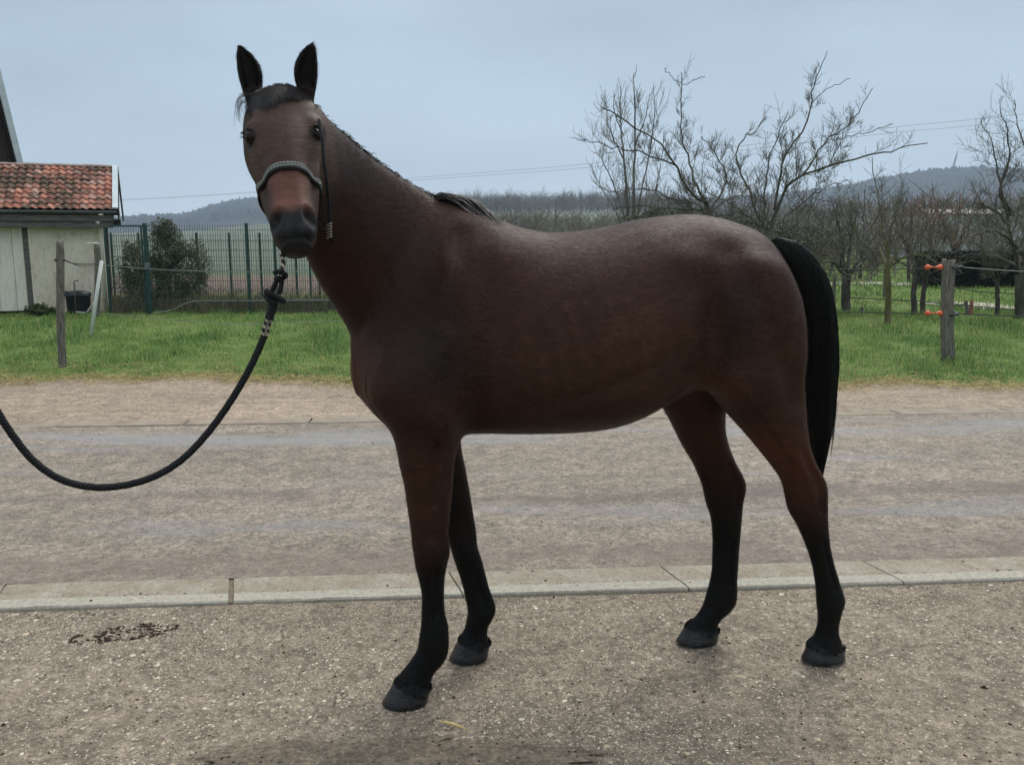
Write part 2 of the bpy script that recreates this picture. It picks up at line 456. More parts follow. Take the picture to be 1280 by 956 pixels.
# muscle lines of the haunch, shoulder and elbow
linef([pp(915, 318, -.20), pp(945, 370, -.25), pp(968, 430, -.24), pp(984, 500, -.20)], .048, -.013, 50)
linef([pp(975, 345, -.17), pp(990, 420, -.20), pp(996, 490, -.17)], .040, .008, 50)
linef([pp(600, 430, -.26), pp(590, 480, -.25), pp(580, 528, -.22)], .022, -0.0224)
linef([pp(560, 420, -.24), pp(540, 470, -.24), pp(530, 520, -.21)], .030, 0.0157)
linef([pp(545, 275, -.14), pp(520, 345, -.20), pp(492, 425, -.22), pp(478, 470, -.2)], .026, 0.0157)
linef([pp(575, 290, -.15), pp(580, 350, -.24), pp(570, 410, -.25)], .030, -0.0134)
linef([pp(640, 520, -.24), pp(720, 500, -.28), pp(790, 470, -.28), pp(840, 440, -.25)], .030, -0.0112)
for k_ in range(6):                                  # the hint of ribs
    x_ = 655 + k_ * 26; linef([pp(x_, 380, -.28), pp(x_ + 14, 430, -.30), pp(x_ + 22, 480, -.27)], .014, 0.0045)
linef([pp(938, 500, -.20), pp(962, 545, -.19), pp(990, 590, -.16)], .014, -0.0090)
# ---- head frame: a along the face (poll -> lips), f out of the forehead, r to the viewer's right
HP = w2l(ypt(346, 103, 2.50)); HM = w2l(ypt(368, 287, 2.23))
HA = HM - HP; HLEN = np.linalg.norm(HA); HA /= HLEN
camdir = w2l(np.array([0, 0, CAM_H])) - HP; camdir /= np.linalg.norm(camdir)
aim = w2l(np.array([0.02, 0.0, CAM_H - .1])) - HP
HF = aim - HA * (aim @ HA); HF /= np.linalg.norm(HF)
HR = np.cross(HF, HA); HR /= np.linalg.norm(HR)
if HR[0] < 0: HR = -HR
def hd(a, f, r=0.0): return HP + HA * a + HF * f + HR * r
HAX = np.array([HA, HF, HR])
print("HEAD", HLEN, HA, HF, HR)
# (a, front f, back f, half width)
HEAD = [(-.005, -.045, -.14, .062), (.03, -.015, -.17, .088), (.08, .002, -.20, .099), (.13, .008, -.225, .101), (.18, .010, -.235, .100), (.23, .008, -.235, .091),
        (.28, .004, -.225, .081), (.33, .000, -.20, .076), (.38, -.003, -.170, .075), (.43, -.006, -.147, .068), (.475, -.005, -.134, .060), (.51, -.010, -.128, .057), (.54, -.022, -.124, .053), (.565, -.042, -.114, .042)]
sc_ = HLEN / 0.555
HEAD = [(a * sc_, f, b, w_) for a, f, b, w_ in HEAD]
AH = spline(HEAD, 140)
b0 = np.minimum(hd(0, 0), hd(HLEN, 0)) - 0.34; b1 = np.maximum(hd(0, 0), hd(HLEN, 0)) + 0.34
sl, X, Y, Z = blk(b0, b1)
dx, dy, dz = X - HP[0], Y - HP[1], Z - HP[2]
aa = dx * HA[0] + dy * HA[1] + dz * HA[2]; ff = dx * HF[0] + dy * HF[1] + dz * HF[2]; rr = np.abs(dx * HR[0] + dy * HR[1] + dz * HR[2])
g = lambda c: np.interp(aa, AH[:, 0], AH[:, c]).astype(np.float32)
f0, f1, hw = g(1), g(2), g(3)
fc = (f0 + f1) / 2; fh = (f0 - f1) / 2
tt = np.clip((ff - fc) / fh, -1.3, 1.3)
wf = hw * (1.0 - 0.16 * np.clip(tt, 0, 1) ** 2 - 0.30 * np.clip(-tt, 0, 1) ** 1.5)
q = (np.abs((ff - fc) / fh) ** 2.7 + (rr / wf) ** 2.5) ** (1 / 2.6)
d = (q - 1) * np.minimum(fh, hw)
aend = np.maximum(AH[0, 0] - aa, aa - AH[-1, 0])
d = np.where(aend > 0, np.sqrt(np.maximum(d, 0) ** 2 + aend ** 2), np.maximum(d, aend))
D[sl] = smin(D[sl], d.astype(np.float32), 0.030)
del q, d, aa, ff, rr, f0, f1, hw, tt, wf
def hb(a, f, r, rad, amp, both=True):
    for s_ in ((-1, 1) if both else (1,)):
        bumpf(hd(a * sc_, f, r * s_), rad, amp, HAX)
# poll / back of the skull
ell_sweep([(*hd(.0, -.10), .06, .07), (*hd(.05, -.13), .08, .085), (*hd(.12, -.15), .09, .09)], 0.05, 12)
hb(.185, -.150, .085, (.085, .075, .03), .008)       # cheek (masseter)
hb(.142, -.030, .090, (.022, .026, .022), .011)       # brow over the eye
hb(.095, -.045, .084, (.028, .022, .022), -.006)     # hollow above the eye
hb(.176, -.038, .098, (.020, .022, .014), -.004)     # eye socket
hb(.29, -.062, .080, (.080, .010, .016), .012)       # facial crest
hb(.35, -.045, .064, (.08, .022, .018), -.009)
hb(.20, .012, .0, (.10, .02, .03), .004, False)
hb(.42, .0, .022, (.07, .02, .016), .004)            # nose bone
hb(.488, -.022, .050, (.030, .034, .016), .008)      # nostril wing
hb(.480, -.002, .036, (.020, .016, .012), .008)
hb(.500, .004, .0, (.03, .02, .016), -.004, False)   # dip between the nostrils
hb(.490, -.010, .040, (.015, .024, .0125), -.040)    # nostril opening, a comma bent outward
hb(.508, -.018, .050, (.013, .022, .0105), -.032)
hb(.496, -.016, .0235, (.022, .018, .006), .006)     # inner rim
hb(.500, -.030, .066, (.024, .024, .006), .008)      # outer wing rim
hb(.545, -.020, .016, (.020, .026, .018), .009)      # upper lip pads
hb(.545, -.012, .0, (.022, .022, .005), -.007, False)
hb(.552, -.052, .0, (.0065, .022, .060), -.013, False)   # mouth line
hb(.552, -.072, .050, (.0065, .030, .02), -.010)
hb(.572, -.076, .0, (.022, .030, .026), .014, False) # chin
for s_ in (-1, 1):                                   # eyelids: raised rims above and below the eye
    ec = hd(.174 * sc_, -.042, s_ * .078); od = HR * s_ * .85 + HF * .52; od /= np.linalg.norm(od); fw = np.cross(HA, od); fw /= np.linalg.norm(fw)
    for up, am in ((-1, .0060), (1, .0040)):
        linef([ec + .0235 * (od * math.cos(x) * .92 + HA * up * (.60 * math.cos(x)) + fw * math.sin(x)) for x in np.linspace(-1.15, 1.15, 7)], .0055, am, 20)
# ---- ears: a leaf-shaped cup each
def ear(base, tip, out_dir, width):
    base = np.asarray(base); tip = np.asarray(tip); T = tip - base; L = np.linalg.norm(T); T /= L
    Wd = out_dir - T * (out_dir @ T); Wd /= np.linalg.norm(Wd)
    Fd = np.cross(Wd, T);
    if Fd @ camdir < 0: Fd = -Fd
    r = blk(np.minimum(base, tip) - .09, np.maximum(base, tip) + .09); sl, X, Y, Z = r
    dx, dy, dz = X - base[0], Y - base[1], Z - base[2]
    l = (dx * T[0] + dy * T[1] + dz * T[2]) / L
    w_ = dx * Wd[0] + dy * Wd[1] + dz * Wd[2]; f_ = dx * Fd[0] + dy * Fd[1] + dz * Fd[2]
    lc = np.clip(l, 0, 1)
    prof = np.interp(lc, [0, .15, .35, .55, .75, .9, 1], [.72, .88, 1.0, .93, .68, .36, .04]).astype(np.float32) * width
    w_ = w_ + 0.010 * np.sin(lc * 3.0)
    dep = prof * 0.62 + .004
    e = np.sqrt((w_ / prof) ** 2 + (f_ / dep) ** 2 + 1e-9)
    d = (e - 1) * np.minimum(prof, dep)
    d = np.maximum(d, (l - 1) * L); d = np.maximum(d, (-l - .25) * L)
    cup = (np.sqrt((w_ / (prof * .72)) ** 2 + ((f_ - dep * .75) / (dep * .85)) ** 2) - 1) * prof * .6
    cup = np.maximum(cup, (.12 - l) * L * 0.6)
    d = np.maximum(d, -cup)
    D[sl] = smin(D[sl], d.astype(np.float32), 0.012)
EARB = [w2l(ypt(316, 118, 2.55)), w2l(ypt(383, 116, 2.55))]
EART = [w2l(ypt(297, 55, 2.53)), w2l(ypt(392, 52, 2.53))]
ear(EARB[0], EART[0], -HR, .033)
ear(EARB[1], EART[1], HR, .033)

# ---- surface nets
def surface_nets(D, lo, h):
    ins = D < 0
    n0, n1, n2 = D.shape
    cnt = np.zeros((n0 - 1, n1 - 1, n2 - 1), np.int8)
    for a in (0, 1):
        for b in (0, 1):
            for c in (0, 1):
                cnt += ins[a:n0 - 1 + a, b:n1 - 1 + b, c:n2 - 1 + c]
    act = (cnt > 0) & (cnt < 8)
    I = np.argwhere(act); idx = np.full(act.shape, -1, np.int32); idx[act] = np.arange(len(I))
    acc = np.zeros((len(I), 3)); num = np.zeros(len(I))
    cor = [(a, b, c) for a in (0, 1) for b in (0, 1) for c in (0, 1)]
    for p in cor:
        for ax in range(3):
            if p[ax]: continue
            q = list(p); q[ax] = 1
            d0 = D[I[:, 0] + p[0], I[:, 1] + p[1], I[:, 2] + p[2]]; d1 = D[I[:, 0] + q[0], I[:, 1] + q[1], I[:, 2] + q[2]]
            m = (d0 < 0) != (d1 < 0)
            f = d0 / np.where(d0 == d1, 1, d0 - d1)
            pt = np.tile(np.array(p, float), (len(I), 1)); pt[:, ax] = f
            acc[m] += pt[m]; num[m] += 1
    V = lo + h * (I + acc / num[:, None])
    Fs = []
    for ax in range(3):
        a1, a2 = [(1, 2), (2, 0), (0, 1)][ax]
        s0 = [slice(1, -1)] * 3; s1 = [slice(1, -1)] * 3
        s0[ax] = slice(0, -1); s1[ax] = slice(1, None)
        A0, A1 = ins[tuple(s0)], ins[tuple(s1)]
        E = np.argwhere(A0 != A1)
        off = np.ones(3, int); off[ax] = 0
        E = E + off
        flip = ins[E[:, 0], E[:, 1], E[:, 2]]
        def cell(d1, d2):
            q = E.copy(); q[:, a1] -= d1; q[:, a2] -= d2
            return idx[q[:, 0], q[:, 1], q[:, 2]]
        Q = np.stack([cell(1, 1), cell(0, 1), cell(0, 0), cell(1, 0)], -1)
        Q[~flip] = Q[~flip][:, ::-1]
        Fs.append(Q)
    F = np.concatenate(Fs)
    return V, F[(F >= 0).all(1)]
D[:, :, 0] = 0.1; D[0] = 0.1; D[-1] = 0.1; D[:, 0] = 0.1; D[:, -1] = 0.1
HVt, HFc = surface_nets(D, lo, VOX)
# keep only the largest connected piece, then relax the steps of the grid a little
def relax(V, F, it, lam=0.5):
    e = np.concatenate([F[:, [0, 1]], F[:, [1, 2]], F[:, [2, 3]], F[:, [3, 0]]])
    e = np.concatenate([e, e[:, ::-1]])
    deg = np.bincount(e[:, 0], minlength=len(V)).astype(float)
    for i in range(it):
        for l_ in (lam, -lam * 1.04):
            S_ = np.stack([np.bincount(e[:, 0], V[e[:, 1], j], len(V)) for j in range(3)], -1) / deg[:, None]
            V = V + l_ * (S_ - V)
    return V
HVt = relax(HVt, HFc, 5)
print("HORSE verts", len(HVt))
del D
rng = np.random.default_rng(11)
horse = empty("horse", (H0[0], H0[1], 0), PSI)
tag(horse, "dark bay horse with black legs standing side-on on the yard, head turned to the camera", "horse")

# ---- pigment of a bay coat, with some light and shade painted in, per vertex
def sstep(x, a, b):
    t = np.clip((x - a) / (b - a), 0, 1); return t * t * (3 - 2 * t)
def lerp(c, d, m): return c * (1 - m[:, None]) + np.asarray(d) * m[:, None]
def vnoise(P, f, seed):
    """cheap smooth noise: a sum of rotated sines"""
    r = np.random.default_rng(seed); o = np.zeros(len(P))
    for i in range(7):
        k = r.normal(size=3) * f; o += np.sin(P @ k + r.uniform(0, 6.28))
    return o / 3.5
def pigment_and_shade(P):
    rel = P - HP; a = rel @ HA / sc_; f = rel @ HF; r = rel @ HR
    s, t, z = P.T
    head = sstep(a, -.05, .01) * (a < .9) * sstep(f, -.27, -.17) * (1 - sstep(np.abs(r), .12, .15)) * (t < -.06)
    c = np.tile(np.array([.060, .0235, .0145]), (len(P), 1))
    n1 = vnoise(P, 9, 1); n2 = vnoise(P, 28, 2)
    c = lerp(c, (.068, .031, .019), np.clip(.35 + .5 * n1, 0, 1) * .6)
    c = lerp(c, (.022, .014, .014), np.exp(-((s + .02 + (z - 1.3) * .35) / .16) ** 2) * sstep(z, .95, 1.1) * np.clip(.75 + .4 * n1, 0, 1) * .75)
    c = lerp(c, (.020, .013, .013), np.exp(-((s - .98) / .10) ** 2 - ((z - 1.25) / .18) ** 2) * .55)
    c = lerp(c, (.100, .038, .021), np.exp(-((s - .60) / .30) ** 2 - ((z - 1.30) / .17) ** 2) * np.clip(.5 + .6 * n1, 0, 1) * .7)
    # redder: rear of the thigh (its lit edge painted in), upper legs, flank, chest edge
    c = lerp(c, (.20, .064, .026), sstep(s, 1.22, 1.31) * sstep(z, .80, .98) * (1 - sstep(z, 1.25, 1.45)) * .95)
    leg = 1 - sstep(z, .80, .95)
    c = lerp(c, (.094, .032, .016), leg * .85)
    c = lerp(c, (.15, .048, .020), leg * np.exp(-((s - (1.05 + (.9 - z) * .35)) / .05) ** 2) * sstep(z, .5, .6) * .6)
    c = lerp(c, (.12, .042, .022), np.exp(-((s - .93) / .07) ** 2 - ((z - 1.02) / .07) ** 2) * .6)
    c = lerp(c, (.13, .045, .024), (1 - sstep(s, -.19, -.10)) * sstep(z, .85, .95) * (1 - sstep(z, 1.1, 1.25)) * .5)
    c = lerp(c, (.020, .013, .012), np.exp(-((s - .30) / .45) ** 2) * (1 - sstep(z, .88, 1.05)) * .6)  # shade under the belly painted into the coat colour
    # dorsal / crest darkening of the coat
    c = lerp(c, (.026, .016, .015), np.exp(-(t / .03) ** 2) * sstep(z, 1.5, 1.56) * (1 - head) * .5)
    # black points; far-side legs darkened higher up
    fore = 1 - sstep(s, .35, .6)
    zb = np.where(fore > .5, .49, .56) + .03 * n1
    blk_ = 1 - sstep(z, zb - .10, zb + .20)
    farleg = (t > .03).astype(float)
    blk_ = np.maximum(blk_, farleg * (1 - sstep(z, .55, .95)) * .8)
    hock = np.exp(-((s - 1.41) / .065) ** 2) * (1 - sstep(z, .60, .78))
    blk_ = np.maximum(blk_, hock)
    c = lerp(c, (.0050, .0045, .0052), np.clip(blk_, 0, 1))
    # head
    H = np.tile(np.array([.072, .041, .032]), (len(P), 1))
    H = lerp(H, (.115, .060, .042), np.clip(.3 + .5 * n1, 0, 1) * .5)
    fr = sstep(f, -.085, -.03)
    H = lerp(H, (.205, .088, .062), sstep(a, .315, .36) * fr * (1 - sstep(np.abs(r), .034, .058)))
    H = lerp(H, (.10, .062, .035), np.exp(-((a - .25) / .05) ** 2) * sstep(np.abs(r), .05, .08) * .6)
    H = lerp(H, (.036, .026, .025), (1 - sstep(f, -.20, -.10)) * .8)
    H = lerp(H, (.019, .0185, .022), sstep(a + .15 * np.abs(r) - .35 * np.minimum(f + .06, 0), .462, .498))
    H = lerp(H, (.012, .010, .011), 1 - sstep(a, .0, .05 + .01 * n2))
    eye = np.minimum(np.linalg.norm(rel - (HA * .174 * sc_ + HF * -.040 + HR * .088), axis=1), np.linalg.norm(rel - (HA * .174 * sc_ + HF * -.040 - HR * .088), axis=1))
    H = lerp(H, (.016, .013, .014), 1 - sstep(eye, .018, .038))
    for sg in (-1, 1):
        nd = np.minimum(np.sqrt(((a - .490) / 1.4) ** 2 + (f + .020) ** 2 * .4 + (r - sg * .040) ** 2), np.sqrt(((a - .508) / 1.3) ** 2 + (f + .028) ** 2 * .4 + (r - sg * .050) ** 2))
        H = lerp(H, (.0025, .0025, .003), 1 - sstep(nd, .009, .015))  # shade inside the nostril hollow painted near black
        nd = np.sqrt((a - .545) ** 2 + (r - sg * .022) ** 2); H = lerp(H, (.036, .035, .040), (1 - sstep(nd, .004, .020)) * (f > -.07) * .6)  # grey highlight on each side of the muzzle, painted on
    H = lerp(H, (.006, .006, .007), np.exp(-((a - .552) / .006) ** 2) * (f < -.03) * .9)  # shade in the mouth crease painted as a dark line
    H = lerp(H, (.030, .025, .026), sstep(a, .560, .575) * (f < -.04) * .6)
    star = np.exp(-((a - .085) / .018) ** 2 - ((r - .004) / .010) ** 2) * (f > -.05)
    H = lerp(H, (.30, .27, .25), np.clip(star * (.45 + .5 * n2), 0, .6))
    for sg in (-1, 1):
        lip = np.exp(-((a - .553) / .012) ** 2 - ((r - sg * .052) / .012) ** 2 - ((f + .07) / .03) ** 2)
        H = lerp(H, (.32, .22, .20), np.clip(lip, 0, 1) * (.75 if sg > 0 else .4))
    c = lerp(c, (0, 0, 0), head * 0) * (1 - head[:, None]) + H * head[:, None]
    # ears
    ear_ = ((a < .0) & (z > HP[2] - .02) & (t < -.12)).astype(float)
    c = lerp(c, (.014, .011, .012), ear_)
    return c * (1 + .10 * n2[:, None]) * .72
colr = np.clip(pigment_and_shade(HVt), .004, 1)
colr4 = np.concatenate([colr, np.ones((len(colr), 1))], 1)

COAT, t_, b_ = new_mat("coat", .44, .17)
at = t_.nodes.new("ShaderNodeAttribute"); at.attribute_name = "coat"
cv = coord(t_, "Object", (4, 4, 13), (0, R(28), 0))
hn = noise(t_, 3.4, 6, .62, cv, dist=1.2)
cf = coord(t_, "Object", (60, 60, 420), (0, R(24), 0))
hf = noise(t_, 3.2, 5, .6, cf, dist=.8)
bc = mixc(t_, 1.0, at.outputs["Color"], rampn(t_, hn, [(.25, .66), (.5, .97), (.75, 1.42)]), 'MULTIPLY')
bc = mixc(t_, 1.0, bc, rampn(t_, hf, [(.3, .80), (.7, 1.25)]), 'MULTIPLY')
t_.links.new(bc, b_.inputs["Base Color"])
t_.links.new(rampn(t_, hn, [(.3, .42), (.7, .60)]), b_.inputs["Roughness"])
b_.inputs["Sheen Weight"].default_value = .0; b_.inputs["Sheen Roughness"].default_value = .4
hsum = math_n(t_, 'ADD', math_n(t_, 'MULTIPLY', hn, 1.0), math_n(t_, 'MULTIPLY', hf, .35))
bump(t_, b_, hsum, .45, .006)
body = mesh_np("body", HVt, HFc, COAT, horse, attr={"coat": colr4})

# ---- short coat hairs lying on the skin
def hair_mat(name, rough=.45, spec=.4, attr="tint", base=None):
    m, t, b = new_mat(name, rough, spec)
    a = t.nodes.new("ShaderNodeAttribute"); a.attribute_name = attr
    if base is None: t.links.new(a.outputs["Color"], b.inputs["Base Color"])
    else:
        t.links.new(mixc(t, 1.0, base, a.outputs["Color"], 'MULTIPLY'), b.inputs["Base Color"])
    return m
me = body.data
nrm = np.zeros(len(me.vertices) * 3, np.float32); me.vertices.foreach_get("normal", nrm); nrm = nrm.reshape(-1, 3)
NH_ = 340000
ii = rng.integers(0, len(HVt), NH_)
# surface nets has nearly even vertex spacing, so picking vertices picks the skin evenly
P = HVt[ii] + rng.normal(size=(NH_, 3)) * VOX * .4; Nn = nrm[ii]
rel = P - HP; ah = rel @ HA
ishead = (ah > -.02) & (ah < .7) & (rel @ HF > -.3) & (P[:, 1] < -.1) & (np.abs(rel @ HR) < .17)
flow = np.tile(np.array([.80, 0, -.45]), (NH_, 1))
flow[P[:, 2] < .85] = [.12, 0, -1]
nkm = (P[:, 0] < .05) & (P[:, 2] > 1.15) & ~ishead
flow[nkm] = [.45, 0, -.75]
flow[ishead] = HA
flow += rng.normal(size=(NH_, 3)) * .10 + np.stack([vnoise(P, 22, s_) for s_ in (5, 6, 7)], -1) * .22
flow -= Nn * (flow * Nn).sum(1)[:, None]; flow /= np.linalg.norm(flow, axis=1)[:, None] + 1e-9
Ln = rng.uniform(.006, .014, NH_)[:, None] * np.where(ishead, .55, 1.0)[:, None]; wd = rng.uniform(.0004, .0008, NH_)[:, None] * np.where(ishead, .7, 1.0)[:, None]
ok = (P[:, 2] > .07) & ~((ah / sc_ > .455) & ishead)
sd = np.cross(Nn, flow)
a0 = P + Nn * .0003 - sd * wd; a1 = P + Nn * .0003 + sd * wd; a2 = P + flow * Ln + Nn * (Ln * rng.uniform(.02, .10, (NH_, 1)))
ok &= np.linalg.norm(sd, axis=1) > .5
a0, a1, a2 = a0[ok], a1[ok], a2[ok]
Vh = np.stack([a0, a1, a2], 1).reshape(-1, 3); Fh = np.arange(len(Vh)).reshape(-1, 3)
tc_ = colr[ii][ok] * rng.uniform(.90, 1.18, (len(a0), 1)); tc_ = np.repeat(np.concatenate([tc_, np.ones((len(tc_), 1))], 1), 3, 0)
tag(mesh_np("coat_hair", Vh, Fh, hair_mat("coat_hair", .46, .16), horse, attr={"tint": tc_}), kind="stuff")

# ---- eyes
EYE, t_, b_ = new_mat("eye", .08, .16); b_.inputs["Base Color"].default_value = (.012, .006, .004, 1)
for sg in (-1, 1):
    bm = bmesh.new(); bmesh.ops.create_uvsphere(bm, u_segments=24, v_segments=16, radius=.0222)
    e = obj_bm("eye", bm, EYE, horse, True); e.location = hd(.174 * sc_, -.043, sg * .0790)
LID, t_, b_ = new_mat("eyelash", .5, .3); b_.inputs["Base Color"].default_value = (.008, .007, .007, 1)
for sg in (-1, 1):
    ec = hd(.174 * sc_, -.042, sg * .078); od = HR * sg * .85 + HF * .52; od /= np.linalg.norm(od); fw = np.cross(HA, od)
    paths, rads = [], []
    for k_ in range(34):
        x = rng.uniform(-.9, .9); p0 = ec + .0245 * (od * .85 * math.cos(x) - HA * .52 * math.cos(x) + fw * math.sin(x))
        paths.append(np.array([p0, p0 + od * .008 + HA * .001, p0 + od * .014 + HA * .005 + fw * x * .005])); rads.append([.0007, .0005, .0001])
    V, F = tubes(paths, rads, 3)
    tag(mesh_np("eyelashes", V, F, LID, horse), kind="stuff")

# ---- hooves
HOOF, t_, b_ = new_mat("hoof", .30, .5)
v = coord(t_, "Object", (9, 9, 120)); n_ = noise(t_, 2.2, 4, .6, v); n2_ = noise(t_, 40, 4, .6, coord(t_))
t_.links.new(rampn(t_, math_n(t_, 'MULTIPLY', math_n(t_, 'ADD', n_, n2_), .5), [(.3, (.004, .004, .005)), (.52, (.009, .010, .012)), (.75, (.036, .035, .034))]), b_.inputs["Base Color"])
t_.links.new(rampn(t_, n2_, [(.3, .20), (.7, .50)]), b_.inputs["Roughness"])
bump(t_, b_, math_n(t_, 'ADD', n_, n2_), .6, .004)
def hoof(pf, pr, yb, tf, tr_, tc, hw, dark=0):
    tc = tc + .045
    """bottom front/rear px at row yb; top front / top rear (px,py)"""
    s0 = hpt(pf, yb, tc)[0]; s1 = hpt(pr, yb, tc)[0]
    a = hpt(*tf, tc); b = hpt(*tr_, tc)
    n = 28; th = np.arange(n) * 2 * math.pi / n
    rings = []
    # bottom sole, ground edge, wall, coronet, into the pastern
    for (k, ex) in ((0, .90), (0, 1.0), (.04, 1.03), (.35, 1.0), (.7, 1.0), (.93, 1.02), (1.0, .99), (1.12, .80)):
        sf = s0 + (a[0] - s0) * k; sr = s1 + (b[0] - s1) * k
        cx = (sf + sr) / 2; hx = (sr - sf) / 2 * ex; w_ = hw * (1 - .16 * min(k, 1)) * ex
        cs, sn = np.cos(th), np.sin(th)
        sx = np.sign(cs) * np.abs(cs) ** np.where(cs > 0, .75, 1.0)   # heel squarer
        zf = .001 + a[2] * k; zr = .001 + b[2] * k
        x = cx + hx * sx; z = zf + (zr - zf) * (sx * .5 + .5)
        if k == 0: z = np.full(n, .001)
        rings.append(np.stack([x, tc + w_ * sn * (1 - .10 * (sx > 0) * sx), z], -1))
    V = np.concatenate(rings); F = []
    for i in range(len(rings) - 1):
        for j in range(n): F.append([i * n + j, i * n + (j + 1) % n, (i + 1) * n + (j + 1) % n, (i + 1) * n + j])
    c0 = len(V); V = np.vstack([V, rings[0].mean(0), rings[-1].mean(0)])
    for j in range(0, n):
        F.append([c0, (j + 1) % n, j, j]); k0 = (len(rings) - 1) * n; F.append([c0 + 1, k0 + j, k0 + (j + 1) % n, k0 + (j + 1) % n])
    bm = bmesh.new(); vs = [bm.verts.new(p) for p in V]
    for f in F:
        f = list(dict.fromkeys(f)); bm.faces.new([vs[i] for i in f])
    obj_bm("hoof", bm, HOOF, horse, True)
hoof(478, 534, 884, (494, 850), (538, 862), -.149, .060)
hoof(562, 609, 827, (574, 797), (612, 806), .125, .060)
hoof(1003, 1054, 829, (1011, 803), (1054, 812), -.084, .056)
hoof(846, 895, 806, (858, 781), (898, 790), .123, .056)

# ---- hair: tail, mane, forelock
HAIR = hair_mat("long_hair", .42, .28)
def strands(name, paths, rads, mat, parent, lo_=.003, hi_=.014, sides=3):
    V, F = tubes(paths, rads, sides)
    t_ = []
    for p in paths:
        g = rng.uniform(lo_, hi_); t_.append(np.tile([g, g * .93, g * .97, 1], (len(p) * sides, 1)))
    return mesh_np(name, V, F, mat, parent, attr={"tint": np.concatenate(t_)})
# tail: left edge, right edge (photo px), half thickness across
TL = [(960, 303, 975, 297, .020), (974, 316, 1000, 305, .035), (990, 338, 1021, 327, .045), (1001, 365, 1035, 354, .052), (1006, 400, 1043, 396, .056), (1006, 450, 1045.5, 450, .056), (1007, 500, 1042, 500, .05),
      (1010, 540, 1037, 542, .042), (1015, 570, 1031, 574, .030), (1019, 592, 1027, 597, .012)]
tl = []
for (xa, ya, xb, yb, th_) in TL:
    a = np.array(hpt(xa, ya, 0.0)); b = np.array(hpt(xb, yb, 0.0)); tl.append([*a, *b, th_])
TQ = spline(tl, 46)
core_p, n = [], 16
an = np.arange(n) * 2 * math.pi / n
for q in TQ[:38]:
    c = (q[:3] + q[3:6]) / 2; h = (q[3:6] - q[:3]) / 2 * .74
    core_p.append(c + np.cos(an)[:, None] * h + np.sin(an)[:, None] * np.array([0, q[6] * .85, 0]))
V = np.concatenate(core_p); i = np.arange(37)[:, None] * n; j = np.arange(n)[None]; j2 = (j + 1) % n
F = np.stack([i + j, i + j2, i + n + j2, i + n + j], -1).reshape(-1, 4)
TAILC, t_, b_ = new_mat("tail_core", .5, .35); b_.inputs["Base Color"].default_value = (.008, .007, .008, 1)
cvt = coord(t_, "Object", (140, 140, 4)); n_ = noise(t_, 1.5, 4, .6, cvt)
t_.links.new(rampn(t_, n_, [(.3, (.004, .004, .005)), (.7, (.020, .018, .020))]), b_.inputs["Base Color"]); bump(t_, b_, n_, .8, .004)
tail = mesh_np("tail", V, F, TAILC, horse)
paths, rads = [], []
for k_ in range(2600):
    u = rng.uniform(-1, 1); ph = rng.uniform(0, 6.283)
    e1, e2 = math.cos(ph), math.sin(ph); rr_ = rng.uniform(.75, 1.0)
    st = rng.integers(0, 6); en = rng.integers(26, 46) if rng.random() < .6 else 45
    drift = rng.normal(0, .16); ids = np.unique(np.linspace(st, en, 9).astype(int))
    pts = []
    for m_, q in enumerate(TQ[ids]):
        c = (q[:3] + q[3:6]) / 2; h = (q[3:6] - q[:3]) / 2; k2 = m_ / 8
        pts.append(c + h * (e1 * rr_ + drift * k2) * 1.0 + np.array([0, q[6], 0]) * (e2 * rr_ + drift * k2))
    if en == 45: pts.append(pts[-1] + (pts[-1] - pts[-2]) * rng.uniform(.0, .35) + rng.normal(0, .004, 3))
    paths.append(np.array(pts)); rads.append(np.linspace(.0012, .0003, len(pts)))
for k_ in range(220):      # loose flyaway hairs at the back edge
    q0 = TQ[rng.integers(16, 32)]; p0 = q0[3:6]; l_ = rng.uniform(.08, .2)
    pts = [p0 + np.array([-.006, rng.normal(0, .02), 0]), p0 + np.array([.004 + rng.uniform(0, .006), 0, -l_ * .5]), p0 + np.array([rng.uniform(.0, .012), 0, -l_])]
    paths.append(np.array(pts)); rads.append([.0007, .0005, .0002])
strands("tail_hair", paths, rads, HAIR, tail, .003, .030)
# hair of the coronet hanging over the top of each hoof
for (tf, tr_, tc, hw_) in (((494, 850), (538, 862), -.104, .052), ((574, 797), (612, 806), .170, .052), ((1011, 803), (1054, 812), -.039, .048), ((858, 781), (898, 790), .168, .048)):
    a = hpt(*tf, tc); b = hpt(*tr_, tc); ps_, rs2 = [], []
    for k_ in range(420):
        ph = rng.uniform(0, 6.283); cx = (a[0] + b[0]) / 2; hx = (b[0] - a[0]) / 2; x_ = math.cos(ph); z0 = a[2] + (b[2] - a[2]) * (x_ * .5 + .5)
        up_ = rng.uniform(.004, .020); L_ = rng.uniform(.010, .026)
        o_ = np.array([cx + hx * .90 * x_ + .012, tc + hw_ * .82 * math.sin(ph), z0 + up_]); q_ = np.array([cx + hx * (1.03 - .07 * (x_ > 0)) * x_, tc + hw_ * 1.0 * math.sin(ph), z0 + .002])
        ps_.append(np.array([o_, q_, q_ + [-.004 + hx * .02 * x_, hw_ * .04 * math.sin(ph), -L_ * .8]])); rs2.append([.0010, .0009, .0002])
    tag(strands("coronet_hair", ps_, rs2, HAIR, horse), kind="stuff")
